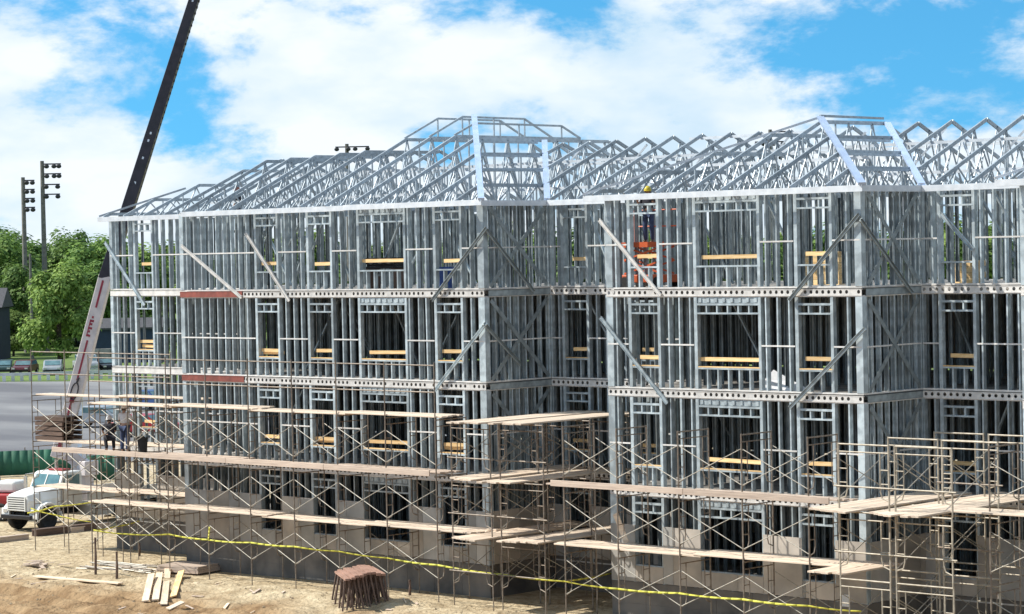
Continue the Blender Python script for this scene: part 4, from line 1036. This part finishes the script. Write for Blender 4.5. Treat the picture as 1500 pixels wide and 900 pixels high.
# boom in the plane through its two read image points, at the turret's distance
TS = .9; T.scale = (TS, TS, TS)
inv = (Matrix.Translation(T.location) @ Matrix.Rotation(rzT, 4, 'Z') @ Matrix.Scale(TS, 4)).inverted()
pv = Vector((tx_, ty_, zt_)) + Matrix.Rotation(rzT, 3, 'Z') @ Vector((-1.7*.9, 0, 2.7*.9))
dep = (pv-CAM).dot(FWD)
def onview(px, py, d): return CAM + (FWD + RGT*((px-750)/F_PX) + UPV*((450-py)/F_PX))*d
A0 = onview(86, 672, dep); A1 = onview(155, 405, dep+1.2); A2 = onview(187, 308, dep+1.6); A3 = onview(411, -400, dep+5)
A0l, A1l, A2l, A3l = (inv @ v for v in (A0, A1, A2, A3))
pvl = Vector((-1.7, 0, 2.75))
b = MB(); sv = (inv.to_3x3() @ FWD).normalized()
def boxbeam(b, p, q, w0, w1, mi=0):
    d = (q-p).normalized(); s = d.cross(sv).normalized(); u = s.cross(d); i = len(b.v)
    for c, ww in ((p, w0), (q, w1)):
        for k in ((-1, -1), (1, -1), (1, 1), (-1, 1)): b.v.append(tuple(c+s*k[0]*ww/2+u*k[1]*ww*.6))
    for k in range(4): b.f.append((i+k, i+(k+1) % 4, i+4+(k+1) % 4, i+4+k)); b.mi.append(mi)
    b.f.append((i, i+1, i+2, i+3)); b.f.append((i+4, i+5, i+6, i+7)); b.mi += [mi, mi]; return s, u, d
s_, u_, d_ = boxbeam(b, A0l, A1l, .72, .60); bs = tp('boom_base', b, BOOMW, .03)
b = MB(); fz = -.6*.36
Lb = (A1l-A0l).length
def mark(b, t0, t1, c0, wd):
    p = A0l + d_*(Lb*t0); q_ = A0l + d_*(Lb*t1)
    for pp, qq in ((p, q_),):
        wv = .72-.12*(t0+t1)/2; off = u_*(-wv*.6-.012)
        b.bar(pp+s_*c0+off, qq+s_*c0+off, wd, .012, tuple(u_))
mark(b, .82, .97, .02, .10); mark(b, .42, .64, .02, .09); mark(b, .10, .30, .03, .10); mark(b, .03, .08, .03, .2)
for i, (dx, wd) in enumerate(((0, .20), (.022, .07), (.04, .2), (.062, .12), (.08, .2), (.10, .09))): mark(b, .66+dx, .672+dx, .05, wd)
mark(b, .66, .75, .12, .05); mark(b, .30, .34, .02, .22)
link('red_marking', b.mesh('red_marking', mat('boom_red_marking', (.30, .03, .05), (.22, .02, .04), 3, .5)), bs)
b = MB(); c_ = A0l+d_*(Lb*.36)+u_*(-.5); pts = [c_+s_*(.16*math.cos(k*math.pi/8))+d_*(.42*math.sin(k*math.pi/8)) for k in range(17)]; b.tube(pts, .035, 6); b.tube([c_+d_*.4, c_+d_*.7-s_*.05], .05, 6); link('hook_block', b.mesh('hook_block', DARK), bs)
b = MB(); boxbeam(b, A1l-d_*.2, A2l, .60, .575); boxbeam(b, A2l, A3l, .58, .32); bx = tp('boom_extension', b, DARK, .02)
b = MB()
Le = (A3l-A1l).length; de = (A3l-A1l).normalized()
for i in range(90):
    c_ = A1l+de*(Le*(i+.5)/90); b.bar(c_-s_*(.32-.13*i/90), c_-s_*(.37-.13*i/90), .14, .10, tuple(de))
link('cleat', b.mesh('cleat', DARK), bx)['kind'] = 'stuff'
b = MB()
for u in (.01, .05, .1, .135, .15, .42): c_ = A2l.lerp(A3l, u) + u_*(-.33); b.bar(c_, c_+d_*.12, .09, .02, tuple(u_))
link('clip', b.mesh('clip', CHROME), bx)
b = MB(); boxbeam(b, pvl+Vector((.3, 0, -.1)), A0l.lerp(A1l, .45)+u_*.1, .22, .18); tp('lift_cylinder', b, CHROME)
b = MB(); boxbeam(b, pvl, A0l+d_*.5, .6, .62); tp('boom_pivot', b, BOOMW)

def car(label, loc, rz, m, kind='car', group='vehicles parked on the asphalt'):
    t = thing('parked_car' if kind == 'car' else 'pickup_truck', label, 'car' if kind == 'car' else 'pickup', loc, rz, group)
    if kind == 'car':
        prof = [(-2.2, .35), (2.2, .35), (2.25, .6), (2.15, .82), (1.1, .95), (.45, 1.42), (-1.15, 1.44), (-1.75, 1.0), (-2.2, .93)]; Wd = .88
        glass = [(1.02, .96), (.42, 1.38), (-1.12, 1.40), (-1.68, .99)]
    else:
        prof = [(-2.7, .5), (2.6, .5), (2.65, .9), (2.5, 1.12), (1.25, 1.22), (.75, 1.85), (-.7, 1.88), (-.85, 1.2), (-2.7, 1.2)]; Wd = .98
        glass = [(1.15, 1.23), (.71, 1.8), (-.66, 1.83), (-.76, 1.22)]
    b = MB(); b.prism(prof, -Wd, Wd, 1); bevel(link('body', b.mesh('body', m), t), .09, 3)
    g = glass
    for s in (-1, 1):
        b = MB(); b.face([(g[0][0]-.15, s*(Wd+.004), g[0][1]+.03), (g[1][0], s*(Wd+.004), g[1][1]), (g[2][0], s*(Wd+.004), g[2][1]), (g[3][0]+.12, s*(Wd+.004), g[3][1]+.04)])
        o = link('side_glass', b.mesh('side_glass', GLASS), t); o.modifiers.new('t', 'SOLIDIFY').thickness = .01
    b = MB(); e = .03
    b.face([(g[0][0]+.06, -Wd*.86, g[0][1]+e+.01), (g[0][0]+.06, Wd*.86, g[0][1]+e+.01), (g[1][0]+.07, Wd*.82, g[1][1]), (g[1][0]+.07, -Wd*.82, g[1][1])]); o = link('windscreen', b.mesh('windscreen', GLASS), t); o.modifiers.new('t', 'SOLIDIFY').thickness = .01
    b = MB(); b.face([(g[3][0]-.06, -Wd*.86, g[3][1]+e+.01), (g[3][0]-.06, Wd*.86, g[3][1]+e+.01), (g[2][0]-.1, Wd*.82, g[2][1]), (g[2][0]-.1, -Wd*.82, g[2][1])]); o = link('rear_window', b.mesh('rear_window', GLASS), t); o.modifiers.new('t', 'SOLIDIFY').thickness = .01
    x0 = 2.2 if kind == 'car' else 2.6; zz = .7 if kind == 'car' else .9
    for s in (-1, 1):
        b = MB(); b.box((x0-.05, s*.5, zz-.07), (x0+.06, s*.8, zz+.07)); link('headlight', b.mesh('headlight', CHROME), t)
        b = MB(); b.box((-x0-.12+(0 if kind == 'car' else .0), s*.55, zz-.08), (-x0+.02, s*.8, zz+.08)); link('tail_light', b.mesh('tail_light', REDP), t)
    b = MB(); b.box((x0-.02, -Wd*.95, .36), (x0+.12, Wd*.95, .55)); link('bumper', b.mesh('bumper', CHROME if kind != 'car' else BLACK), t)
    b = MB(); b.box((-x0-.15, -Wd*.95, .36), (-x0+.02, Wd*.95, .55)); link('bumper', b.mesh('bumper', CHROME if kind != 'car' else BLACK), t)
    r = .33 if kind == 'car' else .4; wb = 1.4 if kind == 'car' else 1.75
    for x in (-wb, wb):
        for s in (-1, 1): wheel(t, x, s*(Wd-.06), r, .22)
    return t
SILV = mat('silver_car_paint', (.42, .44, .47), (.36, .38, .4), 2, .3, .3); BLK = mat('black_car_paint', (.02, .02, .025), None, 2, .25); BLUEP = mat('blue_car_paint', (.03, .07, .2), None, 2, .3)
GRN = mat('dark_green_car_paint', (.03, .06, .055), None, 2, .3); MAR = mat('maroon_car_paint', (.10, .025, .03), None, 2, .3)
def lot(px, py): p = at(px, py, 2, -1.19); return (p.x, p.y, -1.185)
toward = math.atan2(-(FWD.y), -(FWD.x))
for px, py, rz, m, kd, lab in ((6, 549, .1, GRN, 'car', 'dark green car at the left end of the far parking row'), (37, 549, -.05, MAR, 'car', 'black and maroon car facing out of the far parking row under the pole'), (78, 549, .12, SILV, 'car', 'silver car in the far parking row under the round tree'),
        (152, 546, .5, BLK, 'car', 'dark car in the far row just left of the building corner'), (126, 547, .3, SILV, 'pickup', 'grey pickup behind the boom in the far row'),
        (150, 626, 1.3, SILV, 'car', 'pale car on the asphalt behind the crouching worker'),
        (215, 640, 1.2, REDP, 'car', 'red car seen through the ground storey of the left end'), (345, 615, 1.5, WHITE, 'car', 'white car seen through the studs of the left wing'), (225, 600, .8, BLUEP, 'car', 'blue car seen through the studs at the left end')):
    car(lab, lot(px, py), toward+rz, m, kd)
qr = gp(-34, 760); prz = TH+math.pi-.3
rt_ = car('red pickup parked at the left edge behind the white truck', (qr.x, qr.y, gz(qr.x, qr.y)), prz, REDP, 'pickup')
b = MB(); b.box((-.55, -.6, 0), (.55, .6, .5)); simple('water_tank', b, WHITE, 'white tank standing in the bed of the red pickup', 'tank', Vector((qr.x, qr.y, gz(qr.x, qr.y)+1.22)) + Matrix.Rotation(prz, 3, 'Z') @ Vector((-1.7, 0, 0)), prz, bv=.12)
# wheel stops along the far edge of the asphalt
fa, fb = at(-20, 560, 2, -1.18), at(250, 552, 2, -1.18)
WSM = mat('white_concrete', (.74, .73, .70), (.58, .57, .55), 2, .85)
t = thing('rail_fence', 'low white rail fence along the far edge of the asphalt', 'fence', fa, math.atan2(fb.y-fa.y, fb.x-fa.x)); Lf = (fb-fa).length
b = MB(); b.bar((0, 0, .66), (Lf, 0, .66), .08, .28); link('rail', b.mesh('rail', WSM), t)
b = MB(); b.box((-.16, -.04, 0), (.16, .03, .52)); pm_ = b.mesh('post', WSM)
n = int(Lf/.78)
for i in range(n): link('post', pm_, t, (Lf*i/n, 0.0, 0))

# green tarp fence
for (xa, ya, xb, yb, lab) in ((-30, 700, 112, 694, 'long green tarpaulin fence behind the white truck'), (128, 706, 178, 704, 'short green tarpaulin screen behind the scaffold at the building corner')):
    a = at(xa, ya, 2, -1.25); c = at(xb, yb, 2, -1.25); L = (c-a).length
    t = thing('tarpaulin_fence', lab, 'fence', a, math.atan2(c.y-a.y, c.x-a.x), 'green tarpaulin fences')
    b = MB(); n = int(L/.4)
    for i in range(n):
        f = lambda k: (L*k/n, .05*noise.noise(Vector((k*.05, 3, 0)))+.004*noise.noise(Vector((k*.7, 9, 0))))
        (x0, y0), (x1, y1) = f(i), f(i+1); b.face([(x0, y0, .05), (x1, y1, .05), (x1, y1*.5, 1.35), (x0, y0*.5, 1.35)])
    o = link('tarpaulin', b.mesh('tarpaulin', GREENT, True), t); o.modifiers.new('t', 'SOLIDIFY').thickness = .01
    for i in range(int(L/2.4)+1): b = MB(); b.tube([(i*2.4, .1, 0), (i*2.4, .1, 1.5)], .03, 5); link('post', b.mesh('post', TUBE), t)
# pallets and timber standing on the far middle deck
t = thing('pallet_stack', 'stack of brown pallets standing on the far middle deck left of the boom', 'pallets', (at(86, 645, 1, 1.5).x, 1.5, D2+.05), R(4))
for i in range(5):
    b = MB()
    for j in range(6): b.box((-.8, -.5+j*.18, i*.19+.13), (.8, -.5+j*.18+.13, i*.19+.15))
    for y in (-.5, 0, .43): b.box((-.8, y, i*.19), (.8, y+.08, i*.19+.128))
    link('pallet', b.mesh('pallet', RUSTW), t, (0, 0, 0), R(random.uniform(-3, 3)))

# ------------------------------------------------------------------ floodlight poles
def flood(label, px, ptop, dep, arms, cross=False, face=0):
    top = onview(px, ptop, dep); z0 = -1.18
    t = thing('floodlight_pole', label, 'floodlight', (top.x, top.y, z0), TH+face, 'sports floodlight poles'); hgt = top.z-z0
    b = MB(); b.tube([(0, 0, 0), (0, 0, hgt)], .38, 10, r2=.24); link('pole', b.mesh('pole', POLE), t)
    for k, (dz, xs) in enumerate(arms):
        b = MB(); x0, x1 = min(xs+[0]), max(xs+[0]); b.box((x0-.2, -.08, hgt-dz-.08), (x1+.2, .08, hgt-dz+.08)); cr_ = link('crossarm', b.mesh('crossarm', LAMP), t)
        for x in xs:
            b = MB(); n = 10
            for (yy, rr_, zz) in ((-.1, .12, 0), (.16, .25, -.06), (.34, .33, -.13), (.38, .3, -.15)):
                for j in range(n): b.v.append((x+rr_*math.cos(6.28319*j/n), -yy, hgt-dz-.18+zz+rr_*math.sin(6.28319*j/n)*.8))
            for q_ in range(3):
                for j in range(n): b.f.append((q_*n+j, q_*n+(j+1) % n, (q_+1)*n+(j+1) % n, (q_+1)*n+j)); b.mi.append(0)
            b.f.append(tuple(range(n))); b.f.append(tuple(range(3*n, 4*n))); b.mi += [0, 0]
            link('lamp', b.mesh('lamp', LAMP, True), cr_)
    return t
flood('left and shorter floodlight pole above the trees', 33.5, 260, 310, [(.4, [.5, 1.2]), (1.5, [.5, 1.2]), (2.6, [.5, 1.2]), (3.7, [.5, 1.2])])
flood('taller floodlight pole with a wide ladder of lamps above the trees', 61.5, 236, 310, [(.4, [.6, 1.5, 2.1]), (1.6, [.6, 1.5, 2.1]), (2.9, [.5, 1.9]), (4.1, [.5, 1.9])])
flood('floodlight pole behind the left roof, four lamps on one arm', 508, 211, 330, [(.4, [-1.3, .2, 1.1, 2.7])])
flood('floodlight pole behind the right roof with three arms of lamps', 1128, 190, 330, [(.3, [0, 1.2, 2.0]), (1.6, [-1.8, -.9, .4, 1.6]), (3.4, [-1.2, 0, 1.3]), (5.0, [-.6, .8, 2.6])])
q = onview(44, 372, 290); b = MB(); b.tube([(0, 0, 0), (0, 0, q.z+1.18)], .2, 8, r2=.14); simple('utility_pole', b, POLE, 'thin short pole between the two floodlight poles', 'pole', (q.x, q.y, -1.18))

# ------------------------------------------------------------------ trees
def crown_mesh(seed, n, m, leaf=.30):
    rnd = random.Random(seed); b = MB(); cl = []
    for i in range(34):
        while True:
            p = Vector((rnd.uniform(-1, 1), rnd.uniform(-1, 1), rnd.uniform(-1, 1)))
            if p.length < 1: break
        z = p.z; rad = 1.0-.35*max(0, z)-.25*max(0, -z-.4)
        cl.append((Vector((p.x*rad*.92, p.y*rad*.92, z*.95)), rnd.choice((.12, .2, .3, .42))))
    for i in range(n):
        c, r = cl[rnd.randrange(len(cl))]
        d = Vector((rnd.gauss(0, 1), rnd.gauss(0, 1), rnd.gauss(0, 1))).normalized()
        p = c + d*r*(rnd.random()**.5)
        a = Vector((rnd.gauss(0, 1), rnd.gauss(0, 1), rnd.gauss(0, .6))).normalized(); nn = (d+Vector((0, 0, .7))*1.0+a*.6).normalized()
        u = nn.cross(a).normalized(); v = nn.cross(u); s = leaf*rnd.uniform(.6, 1.2)/5
        b.face([p-u*s, p-v*s*.55, p+u*s, p+v*s*.55])
    return b.mesh('crown', m, fix=False)
CR = [crown_mesh(1, 15000, LEAF), crown_mesh(2, 14000, LEAF), crown_mesh(3, 14000, LEAFD), crown_mesh(4, 14000, LEAFD)]
def trunk_mesh(seed):
    rnd = random.Random(seed); b = MB(); b.tube([(0, 0, -.1), (.01, .01, .3), (0, .02, .75)], .035, 8, r2=.016)
    for i in range(6):
        a = i*1.05+rnd.random(); z = .34+i*.055; b.tube([(0, 0, z), (.12*math.cos(a), .12*math.sin(a), z+.1), (.26*math.cos(a), .26*math.sin(a), z+.17)], .014, 5, r2=.004)
    return b.mesh('trunk', BARK)
TRK = [trunk_mesh(1), trunk_mesh(2)]
def tree(label, loc, h, wd, kind, group=None):
    t = thing('tree', label, 'tree', loc, random.uniform(0, 6), group)
    o = link('trunk', TRK[kind % 2], t); o.scale = (h, h, h)
    o = link('crown', CR[kind], t, (0, 0, h*.60)); o.scale = (wd, wd, h*.42)
    return t
def tree_at(px, ptop, dep, wd, kind, label, group=None):
    top = onview(px, ptop, dep); tree(label, (top.x, top.y, -1.18), top.z+1.18, wd, kind, group)
tree_at(86, 391, 262, 4.3, 0, 'bright green round tree on the lawn left of the boom')
tree_at(18, 455, 300, 3.2, 0, 'small bright tree behind the left house corner')
tr = random.Random(21)
for i, (px, top, dep, wd, kd) in enumerate(sorted(((-14, 345, 330, 6.5, 2), (12, 352, 345, 6, 2), (26, 335, 370, 6.5, 3), (52, 356, 350, 6.0, 2), (78, 350, 360, 6, 3), (97, 340, 380, 5.5, 2), (118, 352, 350, 6.5, 2), (140, 349, 340, 6.5, 3), (163, 350, 360, 6, 2), (8, 390, 305, 5, 2), (46, 398, 318, 5, 3), (128, 382, 312, 5.5, 2), (150, 392, 320, 5, 3)))):
    tree_at(px, top, dep, wd, kd, f'leafy tree in the wood behind the lawn, {ordinal(i)} from the left', 'trees of the wood left of the building')
for i in range(30):
    px = 190+i*46; ho = 366-.0204*(px-750)
    tree_at(px+tr.uniform(-12, 12), ho-tr.uniform(6, 34), tr.uniform(300, 400), tr.uniform(6, 8), tr.choice((0, 1, 2, 3)), f'leafy tree behind the steel frame, {ordinal(i)} from the left', 'trees behind the building')
for i in range(20):
    px = -40+i*14+tr.uniform(-4, 4)
    top = onview(px, 470+tr.uniform(-30, 10), 318+tr.uniform(0, 30))
    tree(f'dense shrub at the foot of the wood, {ordinal(i)} from the left', (top.x, top.y, -1.18), max(3, top.z+1.18), 4.2, tr.choice((2, 3)), 'shrubs at the edge of the wood')

# ------------------------------------------------------------------ far buildings
def house(label, cx, py0, dep, wd, dp, h, m, rzz=0):
    p = at(cx, py0, 2, -1.18); t = thing('house', label, 'house', p, TH+rzz)
    b = MB(); b.box((-wd/2, -dp/2, 0), (wd/2, dp/2, h)); link('wall', b.mesh('wall', m), t)
    b = MB(); b.prism([(-dp/2-.4, h+.01), (dp/2+.4, h+.01), (0, h+2.2)], -wd/2-.4, wd/2+.4, 0); link('roof', b.mesh('roof', ROOFS), t)
    return t, wd, dp, h
t, wd, dp, h = house('dark navy house with pale window at the left edge of the picture', -38, 527, 0, 7.3, 6.0, 6.0, NAVY)
for x in (3.0, .6):
    b = MB(); b.box((x-.62, -dp/2-.06, 1.9), (x+.42, -dp/2-.005, 5.4)); f = link('window', b.mesh('window', PALEB), t)
    b = MB(); b.box((x-.5, -dp/2-.075, 2.1), (x+.3, -dp/2-.061, 3.7)); link('pane', b.mesh('pane', GLASS), f)
    b = MB(); b.box((x-.5, -dp/2-.075, 3.85), (x+.3, -dp/2-.061, 5.2)); link('pane', b.mesh('pane', PALEB), f)
p = at(158, 532, 2, -1.18)
t = thing('shed', 'dark blue shed behind the far cars beside the building corner', 'shed', p, TH)
b = MB(); b.box((-2.2, 0, 0), (6, 5, 3.6)); link('wall', b.mesh('wall', mat('blue_shed_siding', (.03, .05, .10), None, 2, .7)), t)
b = MB(); b.prism([(-.3, 3.61), (5.3, 3.61), (5.3, 3.8), (2.5, 4.8), (-.3, 3.8)], -2.5, 6.3, 0); link('roof', b.mesh('roof', ROOFS), t)
p = at(132, 543, 2, -1.18)
t = thing('block_stack', 'pale stack of concrete blocks on the lawn edge behind the boom', 'block stack', p, TH)
for i in range(4):
    for j in range(3): b = MB(); b.box((j*1.05, 0, i*.55), (j*1.05+1.0, 1.0, i*.55+.52)); link('block', b.mesh('block', CONC), t)
